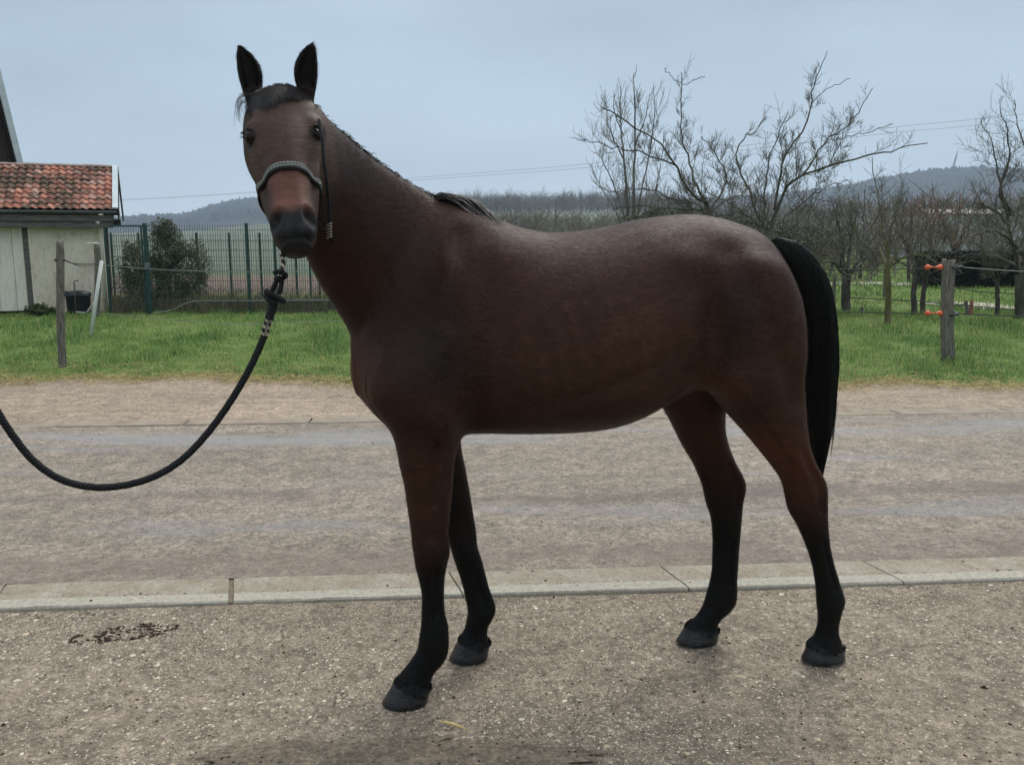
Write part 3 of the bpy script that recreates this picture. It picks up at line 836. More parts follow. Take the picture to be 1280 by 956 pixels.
# crest mane: short hairs, mostly tipped over to the far side, tips showing above the crest
CR = [(393, 128), (405, 144), (420, 158), (436, 170), (452, 184), (466, 195), (482, 207), (500, 220), (515, 230), (530, 238), (545, 244), (560, 248)]
TT = [-.225, -.19, -.155, -.125, -.10, -.075, -.05, -.03, -.01, 0, 0, 0]
crest = spline([hpt(x, y + 3, t) for (x, y), t in zip(CR, TT)], 80)
ctan = np.gradient(crest, axis=0); ctan /= np.linalg.norm(ctan, axis=1)[:, None]
paths, rads = [], []
for k_ in range(1000):
    i_ = rng.integers(0, 80); p = crest[i_] + rng.normal(0, .004, 3); L_ = rng.uniform(.006, .018)
    upd = np.cross(ctan[i_], [0, 1, 0]); upd *= np.sign(upd[2]); lean = rng.uniform(.1, 1.4) if rng.random() < .75 else rng.uniform(-.9, .1)
    d0 = upd * .22 + ctan[i_] * rng.uniform(.1, .8) + np.array([0, lean * .7, 0]); d0 /= np.linalg.norm(d0)
    d1 = d0 * .7 + np.array([0, lean * .5, -.7])
    paths.append(np.array([p - upd * .01, p + d0 * L_ * .3, p + d0 * L_ * .6 + d1 * L_ * .2, p + d0 * L_ * .7 + d1 * L_ * .6])); rads.append([.0012, .0011, .0009, .0003])
# withers tuft lying back over the near side
from mathutils.bvhtree import BVHTree
wm = (HVt[:, 0] > -.05) & (HVt[:, 0] < .42) & (HVt[:, 2] > 1.25)
wb = BVHTree.FromPolygons(HVt.tolist(), HFc[wm[HFc].all(1)].tolist())
def top_at(s, t, off):
    h = wb.ray_cast(Vector((s, t, 2.0)), Vector((0, 0, -1)))
    return np.array([s, t, (h[0][2] if h[0] else 1.6) + off])
w0 = hpt(543, 246, 0)
for k_ in range(900):
    s0 = w0[0] + rng.uniform(0, .085); t0 = rng.normal(-.002, .010); L_ = rng.uniform(.07, .145); side = rng.uniform(-.62, -.05); of = rng.uniform(.003, .024)
    pts = [top_at(s0 + L_ * f_ * .92, t0 + side * L_ * f_ ** 1.3, of * math.sin(min(f_ * 3.4 + .3, 3.0)) + .001) for f_ in (0, .25, .5, .75, 1.0)]
    paths.append(np.array(pts)); rads.append([.0013, .0013, .0011, .0008, .0003])
strands("mane", paths, rads, HAIR, horse, .002, .008)
# forelock
paths, rads = [], []
for k_ in range(2600):
    r_ = rng.uniform(-.056, .056); p = hd(rng.uniform(-.03, .0), rng.uniform(-.13, -.05), r_); L_ = rng.uniform(.020, .062) + .045 * math.exp(-((r_ + .012) / .03) ** 2) * rng.uniform(.2, 1)
    if r_ < -.03: L_ += rng.uniform(0, .035)
    L_ *= .72 + .5 * math.sin(r_ * 260 + 1.3 * math.sin(r_ * 90)) ** 2; sp = r_ * .25 + rng.normal(0, .012) - .006
    fz = lambda r: .016 - (r * r) * 8.0
    q1 = hd(-.022, -.045 - r_ * r_ * 6, r_ + sp * .15); q2 = hd(.008, -.012 + fz(r_) - .016, r_ + sp * .5); q3 = hd(L_ * .6, fz(r_ + sp * .8) - .003, r_ + sp * .85); q4 = hd(L_, fz(r_ + sp) - .001, r_ + sp)
    paths.append(spline([p, q1, q2, q3, q4], 7)); rads.append(np.array([.0014, .0014, .0013, .0012, .001, .0008, .0003]) * .62)
for k_ in range(26):      # strands blown out to the left of the face
    p = hd(rng.uniform(-.02, .02), -.05, -.07); L_ = rng.uniform(.6, 1.1)
    paths.append(spline([p, p + (-HR * .03 + HA * .005) * L_, p + (-HR * .045 + HA * .035) * L_, p + (-HR * rng.uniform(.035, .06) + HA * .09) * L_], 6)); rads.append(np.linspace(.0008, .0002, 6))
strands("forelock", paths, rads, HAIR, horse, .002, .016)
# ---- halter (its own thing) : found on the face by casting onto the skin
hm = ((HVt - HP) @ HA > -.12) & (HVt[:, 1] < -.02) & (HVt[:, 2] > 1.2)
fm = hm[HFc].all(1)
bvh = BVHTree.FromPolygons(HVt.tolist(), HFc[fm].tolist())
def skin(a, f, r, off=.005, fc_=-.11):
    """push the point out to the skin from the axis of the head"""
    o = hd(a, fc_, 0); tgt = hd(a, f, r); d = tgt - o; d /= np.linalg.norm(d)
    hit = bvh.ray_cast(Vector(o + d * .21), Vector(-d))
    return (np.array(hit[0]) if hit[0] else tgt) + d * off
def rope_mat(name, c1, c2, fr=260, ramp_mid=.5):
    m, t, b = new_mat(name, .75, .25)
    uvn = t.nodes.new("ShaderNodeAttribute"); uvn.attribute_name = "lay"
    sx = math_n(t, 'SINE', math_n(t, 'MULTIPLY', uvn.outputs["Fac"], fr))
    n = noise(t, 160, 3, .6, coord(t))
    f = math_n(t, 'ADD', math_n(t, 'MULTIPLY', sx, .35), n)
    t.links.new(rampn(t, f, [(ramp_mid - .25, c1), (ramp_mid + .25, c2)]), b.inputs["Base Color"])
    bump(t, b, f, .8, .002)
    return m
def rope(name, pts, rad, mat, parent, m=60, sides=12, twist=1.0, lob_=.03):
    Q = spline(pts, m); V, F = tube_closed([Q], [np.broadcast_to(rad, (m,))], sides)
    seg = np.concatenate([[0], np.cumsum(np.linalg.norm(np.diff(Q, axis=0), axis=1))]); seg = np.concatenate([[seg[0]], seg, [seg[-1]]])
    lay = (seg[:, None] + (np.arange(sides) / sides)[None] * (.024 * twist)).ravel()
    # strand lobes
    ang = np.arange(sides) / sides * 2 * math.pi
    C0 = V.reshape(-1, sides, 3); cen = C0.mean(1, keepdims=True)
    lob = 1 + lob_ * np.cos(3 * ang[None] + seg[:, None] * 180)
    V = (cen + (C0 - cen) * lob[..., None]).reshape(-1, 3)
    return mesh_np(name, V, F, mat, parent, attr={"lay": lay})
halter = empty("halter", (H0[0], H0[1], 0), PSI)
tag(halter, "black rope halter with a grey braided noseband on the horse's head", "halter")
GREYR = rope_mat("grey_braid", (.16, .17, .16), (.40, .43, .40), 700); BLKR = rope_mat("black_rope", (.006, .006, .007), (.016, .017, .019), 700); SPKR = rope_mat("speckled_rope", (.012, .012, .012), (.42, .37, .28), 340, .62)
def nose(a0, off, rows=15, w_=2.35):
    pts = []
    for th in np.linspace(-w_, w_, rows):
        a_ = a0 + .030 * (1 - math.cos(min(abs(th), 1.8)))
        pts.append(skin(a_, -.11 + .10 * math.cos(th), .10 * math.sin(th), off))
    return pts
A0 = .284
rope("noseband", nose(A0, .0050, w_=1.45), .0029, GREYR, halter, 70)
rope("noseband", nose(A0 + .0080, .0055, w_=1.45), .0029, GREYR, halter, 70)
rope("noseband_lining", nose(A0 + .0165, .004, 24, 3.1), .0052, BLKR, halter, 90)
def side(a, f, sg):
    k_ = np.interp(a * 1.0, AH[:, 0], AH[:, 3]); return hd(a, f, sg * (k_ * .93 + .006))
for sg in (-1, 1):
    rope("cheek_rope", [side(.305, -.10, sg), side(.25, -.125, sg), side(.18, -.13, sg), side(.10, -.13, sg), hd(.02, -.135, sg * .092)], .0045, BLKR, halter, 50)
rope("crown_rope", [hd(.02, -.145, -.088), hd(-.045, -.13, -.06), hd(-.055, -.125, 0), hd(-.045, -.13, .06), hd(.02, -.145, .088)], .0048, BLKR, halter, 40)
def lp(px, py, Y): return w2l(ypt(px, py, Y))
rope("tie_end", [lp(399, 150, 2.46), lp(403, 172, 2.42), lp(404.5, 198, 2.40), lp(408, 225, 2.40), lp(411, 255, 2.42), lp(411.5, 280, 2.43), lp(411.5, 299, 2.43)], .0048, BLKR, halter, 50)
paths = []
for k_ in range(6):
    y_ = 280 + k_ * 3.3
    paths.append(np.array([lp(408.2, y_ + 1.5, 2.425), lp(411.5, y_, 2.418), lp(415, y_ - 1.0, 2.425)]))
V, F = tube_closed(paths, [[.0012] * 3] * 6, 6)
WH, t_, b_ = new_mat("whipping", .7); b_.inputs["Base Color"].default_value = (.33, .29, .20, 1)
mesh_np("whipping", V, F, WH, halter)

# ---- lead rope (its own thing)
lead = empty("lead_rope", (H0[0], H0[1], 0), PSI)
tag(lead, "black lead rope hanging in a deep curve from the halter to the left edge", "rope")
rope("chin_loop", [lp(352, 318, 2.30), lp(354, 326, 2.28), lp(353.5, 334, 2.27), lp(350, 343, 2.26)], .0062, SPKR, lead, 24)
kn = lp(350.5, 343, 2.258)
rope("knot", [kn + np.array([-.014, -.006, .004]), kn + np.array([0, -.016, .008]), kn + np.array([.014, -.005, -.002]), kn + np.array([.004, .010, -.010]), kn + np.array([-.012, .004, -.012]), kn + np.array([-.002, -.012, -.008])], .0060, BLKR, lead, 36)
rope("strand", [lp(348, 347, 2.257), lp(343.5, 356, 2.256), lp(339.5, 365, 2.254)], .0062, BLKR, lead, 16)
rope("strand", [lp(352, 347, 2.257), lp(351.5, 357, 2.256), lp(349, 368, 2.254)], .0062, BLKR, lead, 16)
kn = lp(344, 370, 2.25)
rope("knot", [kn + np.array([-.022, -.004, .014]), kn + np.array([-.008, -.016, .006]), kn + np.array([.012, -.012, -.006]), kn + np.array([.020, .002, -.014]), kn + np.array([.0, .014, -.008]), kn + np.array([-.022, .002, .004]), kn + np.array([-.014, -.012, -.010]), kn + np.array([.008, -.012, -.018])], .0068, BLKR, lead, 48)
rope("braid", [lp(344, 374, 2.25), lp(340, 386, 2.245), lp(336, 400, 2.24)], .0110, BLKR, lead, 24)
rope("splice", [lp(336, 399, 2.24), lp(332.5, 410, 2.238), lp(330.5, 420, 2.235)], .0098, SPKR, lead, 30)
rope("rope", [lp(330.5, 419, 2.235), lp(322, 440, 2.23), lp(306, 472, 2.22), lp(284, 508, 2.21), lp(258, 543, 2.195), lp(229, 573, 2.18), lp(198, 593, 2.165), lp(165, 604.5, 2.15), lp(130, 609, 2.135), lp(98, 606, 2.12),
              lp(68, 595, 2.11), lp(40, 574, 2.10), lp(18, 547, 2.09), lp(0, 520, 2.08), lp(-22, 480, 2.07), lp(-40, 440, 2.06)], .0090, BLKR, lead, 260, 14)

# =================================================================== GROUND AND ROAD
KA = R(4.2); KE = np.array([math.cos(KA), math.sin(KA)]); KN = np.array([-math.sin(KA), math.cos(KA)])
K0 = np.array([0.0, 3.548])                       # near edge of the kerb
rg = np.random.default_rng(5)
def road_xy(u, v):                                # along the kerb, across it
    return K0[0] + KE[0] * u + KN[0] * v, K0[1] + KE[1] * u + KN[1] * v
def sheet(name, us, vs, z, mat, par=None):
    """grid sheet in the road frame, z may be a function"""
    U, V_ = np.meshgrid(us, vs, indexing='ij')
    X, Y = road_xy(U, V_)
    Z = z(X, Y) if callable(z) else np.full(X.shape, float(z))
    P = np.stack([X, Y, Z], -1).reshape(-1, 3); n, m = U.shape
    i = np.arange(n - 1)[:, None] * m; j = np.arange(m - 1)[None]
    F = np.stack([i + j, i + m + j, i + m + j + 1, i + j + 1], -1).reshape(-1, 4)
    return mesh_np(name, P, F, mat, par)
def wave(X, Y, f, seed, n=6):
    r = np.random.default_rng(seed); o = 0
    for i in range(n):
        a = r.uniform(0, 6.28); k = f * r.uniform(.5, 1.6)
        o = o + np.sin(X * math.cos(a) * k + Y * math.sin(a) * k + r.uniform(0, 6.28))
    return o / n

def gravel_mat(name, base, pale, dark, stone_scale, stone_amt, rot=-4.2, bands=None, patch=1.0):
    m, t, b = new_mat(name, .88, .22)
    v = coord(t, "Object", (1, 1, 1), (0, 0, R(rot)))
    vw = coord(t, "Object", (.5, 1.25, 1), (0, 0, R(rot)))
    n0 = noise(t, .9, 5, .6, vw); n1 = noise(t, 7, 5, .65, v); n2 = noise(t, 70, 4, .7, v); n3 = noise(t, 260, 3, .7, v)
    c = mixc(t, rampn(t, n0, [(.35, 0), (.65, 1)]), base, tuple(x * .76 for x in base))
    c = mixc(t, 1.0, c, rampn(t, n1, [(.3, .70), (.7, 1.25)]), 'MULTIPLY')
    c = mixc(t, 1.0, c, rampn(t, n2, [(.3, .55), (.5, 1.0), (.7, 1.5)]), 'MULTIPLY')
    n4 = noise(t, 26, 4, .7, v); c = mixc(t, 1.0, c, rampn(t, n4, [(.32, .68), (.68, 1.32)]), 'MULTIPLY')
    c = mixc(t, 1.0, c, rampn(t, n3, [(.3, .55), (.7, 1.5)]), 'MULTIPLY')
    vo = t.nodes.new("ShaderNodeTexVoronoi"); vo.inputs["Scale"].default_value = stone_scale; vo.inputs["Randomness"].default_value = 1
    t.links.new(v, vo.inputs["Vector"])
    sep = t.nodes.new("ShaderNodeSeparateColor"); t.links.new(vo.outputs["Color"], sep.inputs[0])
    vis = math_n(t, 'GREATER_THAN', math_n(t, 'ADD', sep.outputs[0], math_n(t, 'MULTIPLY', math_n(t, 'SUBTRACT', n0, .5), patch * 2)), 1 - stone_amt)
    near_ = math_n(t, 'LESS_THAN', vo.outputs["Distance"], math_n(t, 'MULTIPLY_ADD', sep.outputs[1], .25, .22))
    mask = math_n(t, 'MULTIPLY', vis, near_)
    stc = mixc(t, sep.outputs[2], pale, tuple(x * .55 for x in pale))
    c = mixc(t, mask, c, stc)
    vo2 = t.nodes.new("ShaderNodeTexVoronoi"); vo2.inputs["Scale"].default_value = stone_scale * .55
    t.links.new(v, vo2.inputs["Vector"]); sp2 = t.nodes.new("ShaderNodeSeparateColor"); t.links.new(vo2.outputs["Color"], sp2.inputs[0])
    mk2 = math_n(t, 'MULTIPLY', math_n(t, 'GREATER_THAN', sp2.outputs[0], .90), math_n(t, 'LESS_THAN', vo2.outputs["Distance"], .28))
    c = mixc(t, mk2, c, dark)
    if bands:
        sx = t.nodes.new("ShaderNodeSeparateXYZ"); t.links.new(v, sx.inputs[0])
        yy = math_n(t, 'ADD', sx.outputs[1], math_n(t, 'MULTIPLY', math_n(t, 'SUBTRACT', n0, .5), .5))
        for (v0, hw_, col, amt, thr) in bands:
            d_ = math_n(t, 'ABSOLUTE', math_n(t, 'SUBTRACT', yy, v0))
            f = math_n(t, 'SUBTRACT', 1.0, math_n(t, 'DIVIDE', d_, hw_)); f = rampn(t, f, [(0, 0), (.6, 1)])
            nb = rampn(t, noise(t, 1.1, 4, .6, coord(t, "Object", (.5, 2.2, 1), (0, 0, R(rot)))), [(thr, 0), (thr + .14, 1)])
            f = math_n(t, 'MULTIPLY', math_n(t, 'MULTIPLY', f, nb), amt)
            c = mixc(t, f, c, mixc(t, 1.0, col, rampn(t, n3, [(.3, .75), (.7, 1.25)]), 'MULTIPLY'))
    t.links.new(c, b.inputs["Base Color"])
    h = math_n(t, 'ADD', math_n(t, 'ADD', math_n(t, 'MULTIPLY', mask, .5), n2), math_n(t, 'MULTIPLY', n3, .5))
    bump(t, b, h, .7, .006)
    return m
YARD = gravel_mat("yard_chippings", (.232, .193, .146), (.54, .49, .39), (.045, .032, .024), 120, .24)
yb = K0[1] * math.cos(KA)
ROAD = gravel_mat("road_surface", (.270, .232, .188), (.46, .42, .36), (.07, .055, .045), 120, .12,
                  bands=[(yb + 3.05, .40, (.27, .275, .28), .6, .42), (yb + 1.02, .26, (.235, .238, .245), .5, .47), (yb + 1.95, .35, (.27, .27, .275), .6, .55), (yb + 1.45, .22, (.12, .10, .095), .55, .42), (yb + .35, .35, (.17, .135, .115), .5, .35)])
SHO = gravel_mat("shoulder_dirt", (.33, .265, .20), (.52, .46, .36), (.08, .055, .04), 80, .12)

tag(sheet("yard", np.linspace(-7, 7, 120), np.linspace(-4.5, 0.01, 60), lambda X, Y: .004 * wave(X, Y, 3, 3) - .006, YARD), kind="structure")
tag(sheet("road", np.linspace(-40, 40, 160), np.linspace(.262, 3.60, 30), lambda X, Y: .0065 + .003 * wave(X, Y, 1.5, 4), ROAD), kind="structure")
# darker patched corner of the yard
pts = [gpt(268, 938), gpt(300, 930), gpt(345, 926), gpt(430, 928), gpt(520, 920), gpt(600, 926), gpt(690, 932), gpt(720, 960), gpt(600, 985), gpt(380, 990), gpt(280, 985), gpt(255, 955)]
th = spline(pts + [pts[0]], 110)[:-1]
bm = bmesh.new(); c0 = th.mean(0)
vv = []
for k_, p in enumerate(th):
    p = c0 + (p - c0) * (1 + .10 * rg.normal()); vv.append(bm.verts.new((p[0], p[1], .004)))
bm.faces.new(vv)
PATCH = gravel_mat("patch_asphalt", (.190, .155, .115), (.36, .32, .26), (.03, .025, .02), 95, .10)
bm.normal_update()
tag(obj_bm("asphalt_patch", bm, PATCH), kind="structure")

# ---- kerb: long flat concrete stones, skew joints
KERB, t_, b_ = new_mat("kerb_concrete", .85, .25)
v = coord(t_, "Object"); va = coord(t_, "Object", (1, 1, 1))
n_ = noise(t_, 5, 6, .65, v); n2_ = noise(t_, 60, 5, .7, v); n3_ = noise(t_, 190, 3, .7, v)
sy_ = t_.nodes.new("ShaderNodeSeparateXYZ"); t_.links.new(v, sy_.inputs[0])
dusty = rampn(t_, sy_.outputs[1], [(.080, 0), (.088, 1)])
c = mixc(t_, rampn(t_, n_, [(.35, 0), (.62, 1)]), mixc(t_, dusty, (.37, .35, .29), (.33, .305, .245)), mixc(t_, dusty, (.36, .34, .28), (.25, .215, .16)))
c = mixc(t_, 1.0, c, rampn(t_, n2_, [(.3, .72), (.7, 1.25)]), 'MULTIPLY'); c = mixc(t_, 1.0, c, rampn(t_, n3_, [(.3, .75), (.7, 1.22)]), 'MULTIPLY')
t_.links.new(c, b_.inputs["Base Color"]); bump(t_, b_, math_n(t_, 'ADD', n2_, n3_), .5, .003)
kerb = empty("kerb", (K0[0], K0[1], 0), KA); tag(kerb, kind="structure")
def to_uv(p): d = np.array(p[:2]) - K0; return d @ KE, d @ KN
joints = []
for (a, b) in (((290, 752), (290, 719)), ((579, 742), (562, 710)), ((860, 735), (823, 706)), ((1128, 728), (1078, 700))):
    joints.append((to_uv(gpt(*a))[0], to_uv(gpt(*b))[0]))
st = np.mean(np.diff([j[0] for j in joints])); sk = np.mean([j[1] - j[0] for j in joints])
for k_ in range(1, 4): joints.append((joints[-1][0] + st, joints[-1][0] + st + sk))
for k_ in range(1, 5): joints.insert(0, (joints[0][0] - st, joints[0][0] - st + sk))
joints = [(j[0], j[0] + sk) for j in joints]
W_ = .262
def kerb_stone(u0, u1, gap0, gap1):
    bm = bmesh.new()
    prof = [(0.0, -.05), (0.0, .004), (.006, .0105), (.082, .0120), (.086, .0090), (W_, .0080), (W_, -.05)]
    L = []
    ns = 10
    for i in range(ns + 1):
        f = i / ns; row = []
        for (y, z) in prof:
            x0 = u0[0] + gap0 + (u0[1] - u0[0]) * y / W_; x1 = u1[0] - gap1 + (u1[1] - u1[0]) * y / W_
            jz = rg.normal(0, .0006) if 0 < i < ns else -.0015
            row.append(bm.verts.new((x0 + (x1 - x0) * f, y + rg.normal(0, .0007), z + (jz if z > 0 else 0))))
        L.append(row)
    for i in range(ns):
        for j in range(len(prof) - 1): bm.faces.new([L[i][j], L[i + 1][j], L[i + 1][j + 1], L[i][j + 1]])
    bm.faces.new(L[0]); bm.faces.new(L[-1][::-1])
    bmesh.ops.recalc_face_normals(bm, faces=bm.faces)
    return obj_bm("kerb_stone", bm, KERB, kerb)
for k_, (a, b) in enumerate(zip(joints, joints[1:])):
    wide = .011 if abs(b[0] - joints[4][0]) < 1e-6 else .004
    wide0 = .011 if abs(a[0] - joints[4][0]) < 1e-6 else .004
    kerb_stone(a, b, wide0, wide)
bm = bmesh.new(); box(bm, (-5, .004, -.06), (7, W_ + .03, .0010)); obj_bm("joint_dirt", bm, speckle_mat("joint_dirt", [(.3, (.10, .08, .055)), (.7, (.22, .18, .13))], 40), kerb)
# flush concrete edging on the far side of the road, its stones a metre and a half long
edging = empty("edging", (K0[0], K0[1], 0), KA); tag(edging, kind="structure")
EDG = speckle_mat("edging_concrete", [(.3, (.20, .165, .125)), (.5, (.27, .225, .175)), (.7, (.32, .28, .225))], 6, .9)
x = -9.4
while x < 9.5:
    bm = bmesh.new(); box(bm, (x + .008, 3.585, -.05), (x + .992, 3.80, .0125 + rg.uniform(-.002, .002)), .004)
    obj_bm("edging_stone", bm, EDG, edging); x += 1.0

# ---- terrain: one sheet out to the far hills
def prof(xs, ys):
    xs = np.array(xs, float); ys = np.array(ys, float)
    az = np.arctan2((xs - 640) / FPX, math.cos(PITCH)); el = (297 - ys) / FPX
    return lambda a: np.interp(a, az, el) * np.maximum(np.cos(a), .55) / 1.027
far_e = prof([-900, -200, 100, 160, 200, 245, 275, 300, 345, 420, 500, 585, 660, 760, 860, 960, 1030, 1090, 1140, 1190, 1240, 1300, 1500, 2300], [262, 270, 276, 274, 271, 269, 259, 253, 249, 250, 256, 258, 256, 254, 252, 246, 237, 225, 217, 213.5, 215, 214, 222, 250])
mid_e = prof([-900, 0, 155, 260, 340, 440, 585, 620, 700, 780, 900, 1050, 1150, 1300, 2300], [290, 290, 289, 285, 278, 268, 264, 263, 262, 262, 268, 275, 272, 268, 280])
near_e = prof([-900, 0, 300, 600, 760, 900, 1100, 1300, 2300], [294, 294, 292, 290, 291, 288, 282, 280, 285])
def ss(x, a, b):
    t = np.clip((x - a) / (b - a), 0, 1); return t * t * (3 - 2 * t)
RF, RM, RN = 2300.0, 720.0, 230.0
def terr(X, Y):
    r = np.hypot(X, Y); a = np.arctan2(X, np.maximum(Y, 1e-6))
    a = np.where(Y < 0, np.sign(X) * 1.2, a)
    hn_ = near_e(a) * RN; hm_ = mid_e(a) * RM; hf_ = far_e(a) * RF
    h = hn_ * ss(r, 60, RN)
    h = h + (hm_ - hn_) * ss(r, RN * 1.2, RM)
    h = h + (-.30 * hm_) * ss(r, RM, RM * 1.3) + (hf_ - .70 * hm_) * ss(r, RM * 1.4, RF)
    h = h - .35 * hf_ * ss(r, RF, RF * 1.6)
    h = h + ss(r, 40, 120) * .12 * wave(X, Y, .05, 9)
    h = h + ss(r, 1500, 2000) * (5.0 * wave(X, Y, .09, 12, 9) + 5.0 * wave(X, Y, .28, 13, 9))
    return h - .012
azs = np.concatenate([np.linspace(-math.pi, -.75, 70)[:-1], np.linspace(-.75, .75, 1150), np.linspace(.75, math.pi, 70)[1:]])
rs = np.concatenate([np.linspace(1.2, 30, 50), np.geomspace(31, 1450, 60), np.linspace(1480, 2420, 55), np.geomspace(2450, 3000, 8)])
AZ, RS = np.meshgrid(azs, rs, indexing='ij')
X = np.sin(AZ) * RS; Y = np.cos(AZ) * RS; Z = terr(X, Y); Z = Z + (RS > 1470) * rg.normal(0, 3.0, Z.shape)
P = np.stack([X, Y, Z], -1).reshape(-1, 3); n, m_ = AZ.shape
i = np.arange(n - 1)[:, None] * m_; j = np.arange(m_ - 1)[None]
F = np.stack([i + j, i + j + 1, i + m_ + j + 1, i + m_ + j], -1).reshape(-1, 4)[:, ::-1]
# a plug in the middle, below the yard
P = np.vstack([P, [[0, 0, -.05]]])
TER, t_, b_ = new_mat("terrain", .95, .1)
geo = t_.nodes.new("ShaderNodeNewGeometry")
sx = t_.nodes.new("ShaderNodeSeparateXYZ"); t_.links.new(geo.outputs["Position"], sx.inputs[0])
vl = t_.nodes.new("ShaderNodeVectorMath"); vl.operation = 'LENGTH'; t_.links.new(geo.outputs["Position"], vl.inputs[0])
rr_ = vl.outputs["Value"]
n0 = noise(t_, .5, 5, .6, geo.outputs["Position"]); n1 = noise(t_, 4, 5, .65, geo.outputs["Position"]); nfar = noise(t_, .012, 5, .6, geo.outputs["Position"]); nff = noise(t_, .06, 5, .7, geo.outputs["Position"])
grassc = mixc(t_, n0, (.075, .13, .035), (.15, .20, .06)); grassc = mixc(t_, 1.0, grassc, rampn(t_, n1, [(.3, .6), (.7, 1.3)]), 'MULTIPLY')
plough = mixc(t_, n1, (.13, .095, .075), (.19, .155, .125))
fieldc = rampn(t_, nfar, [(.35, (.10, .13, .10)), (.5, (.15, .17, .135)), (.65, (.13, .15, .11))])
forest = rampn(t_, nff, [(.3, (.018, .018, .017)), (.5, (.045, .044, .038)), (.7, (.085, .078, .064))])
def band(v_, a, b, w_=None):
    return rampn(t_, math_n(t_, 'DIVIDE', math_n(t_, 'SUBTRACT', v_, a), b - a), [(0, 0), (1, 1)])
ynz = math_n(t_, 'ADD', sx.outputs[1], math_n(t_, 'MULTIPLY', math_n(t_, 'SUBTRACT', n0, .5), 3.0))
left = math_n(t_, 'SUBTRACT', 1.0, band(sx.outputs[0], -1.0, 3.0))
c = mixc(t_, math_n(t_, 'MULTIPLY', math_n(t_, 'MULTIPLY', band(ynz, 23, 24.5), math_n(t_, 'SUBTRACT', 1.0, band(ynz, 34, 38))), left), grassc, plough)
c = mixc(t_, math_n(t_, 'MULTIPLY', band(ynz, 34, 40), left), c, fieldc)
c = mixc(t_, band(rr_, 70, 160), c, fieldc)
fmask = band(math_n(t_, 'ADD', rr_, math_n(t_, 'MULTIPLY', math_n(t_, 'SUBTRACT', nfar, .5), 600)), 640, 760)
c = mixc(t_, fmask, c, forest)
t_.links.new(c, b_.inputs["Base Color"])
tag(mesh_np("ground", P, F, TER), kind="structure")
def edge_y(x): return 8.92 - .055 * x + .16 * np.sin(x * 1.7 + 1) + .09 * np.sin(x * 5.1) + .05 * np.sin(x * 13)
# dusty shoulder between the edging and the grass
tag(sheet("shoulder", np.linspace(-30, 30, 500), np.linspace(3.79, 6.6, 50), lambda X, Y: .006 + .004 * wave(X, Y, 5, 7) - .03 * ss(Y - edge_y(X), .12, .38), SHO), kind="structure")
TRK = speckle_mat("track_gravel", [(.3, (.34, .31, .26)), (.7, (.50, .47, .42))], 2.0, .95)
def strip(name, pts, w_, z, mat):
    Q = spline([(*gpt(*p)[:2],) for p in pts], 40); T = np.gradient(Q, axis=0); T /= np.linalg.norm(T, axis=1)[:, None]; Nn = np.stack([-T[:, 1], T[:, 0]], -1)
    V = []; ww = w_ * (1 + .15 * rg.normal(size=40))
    for q, n_, w2 in zip(Q, Nn, ww):
        for s_ in (-1, 0, 1):
            x, y = q + n_ * s_ * w2 / 2; V.append([x, y, float(terr(np.array(x), np.array(y))) + z])
    F = [[i * 3 + j, i * 3 + j + 1, i * 3 + j + 4, i * 3 + j + 3][::-1] for i in range(39) for j in range(2)]
    return tag(mesh_np(name, np.array(V), np.array(F), mat), kind="structure")
strip("path", [(1000, 355), (1060, 354.5), (1120, 354), (1145, 357)], 1.3, .02, TRK)
strip("path", [(1165, 381), (1205, 380), (1240, 384), (1300, 386), (1380, 384)], 1.2, .02, TRK)

# ---- loose chippings, crumbs, straw: real small geometry
def tinted(name, rough=.85):
    m, t, b = new_mat(name, rough, .2); a = t.nodes.new("ShaderNodeAttribute"); a.attribute_name = "tint"
    t.links.new(a.outputs["Color"], b.inputs["Base Color"]); return m
TINT = tinted("loose_bits")
def bits(name, xy, size, flat, cols, z0=0.0, mat=TINT, elong=.5):
    n = len(xy)
    base = np.array([[1, 0, 0], [.3, .95, 0], [-.8, .6, 0], [-.8, -.6, 0], [.3, -.95, 0], [0.05, 0.1, 1]])
    F0 = np.array([[0, 1, 5], [1, 2, 5], [2, 3, 5], [3, 4, 5], [4, 0, 5]])
    a = rg.uniform(0, 6.28, n); s_ = np.asarray(size)
    B = base[None] * (1 + rg.normal(0, .18, (n, 6, 3)))
    B = B * np.stack([s_, s_ * rg.uniform(elong, 1, n), s_ * flat], -1)[:, None]
    c_, s2 = np.cos(a)[:, None], np.sin(a)[:, None]
    X = B[..., 0] * c_ - B[..., 1] * s2 + xy[:, 0:1]; Y = B[..., 0] * s2 + B[..., 1] * c_ + xy[:, 1:2]
    Z = B[..., 2] + (z0 if np.isscalar(z0) else np.asarray(z0)[:, None])
    V = np.stack([X, Y, Z], -1).reshape(-1, 3); F = (F0[None] + 6 * np.arange(n)[:, None, None]).reshape(-1, 3)
    T = np.repeat(np.concatenate([cols, np.ones((n, 1))], 1), 6, 0)
    return tag(mesh_np(name, V, F, mat, smooth=False, attr={"tint": T}), kind="stuff")
def yard_z(x, y): return .004 * wave(x, y, 3, 3) - .006
n = 60000
u = rg.uniform(-3.4, 3.4, n); vv = -rg.power(1.3, n) * 0 - rg.uniform(0.01, 1.9, n)
X, Y = road_xy(u, vv); keep = (wave(X, Y, 2.6, 21, 8) + .6 * wave(X, Y, 8, 22, 8) + rg.normal(0, .20, n)) > .06
X, Y = X[keep], Y[keep]; k_ = len(X)
pal = np.array([(.46, .41, .31), (.36, .31, .23), (.58, .53, .43), (.24, .20, .15), (.32, .29, .25), (.42, .35, .24)])
bits("chippings", np.stack([X, Y], -1), rg.lognormal(math.log(.0034), .45, k_), .30, pal[rg.integers(0, 6, k_)] * rg.uniform(.65, 1.3, (k_, 1)), yard_z(X, Y))
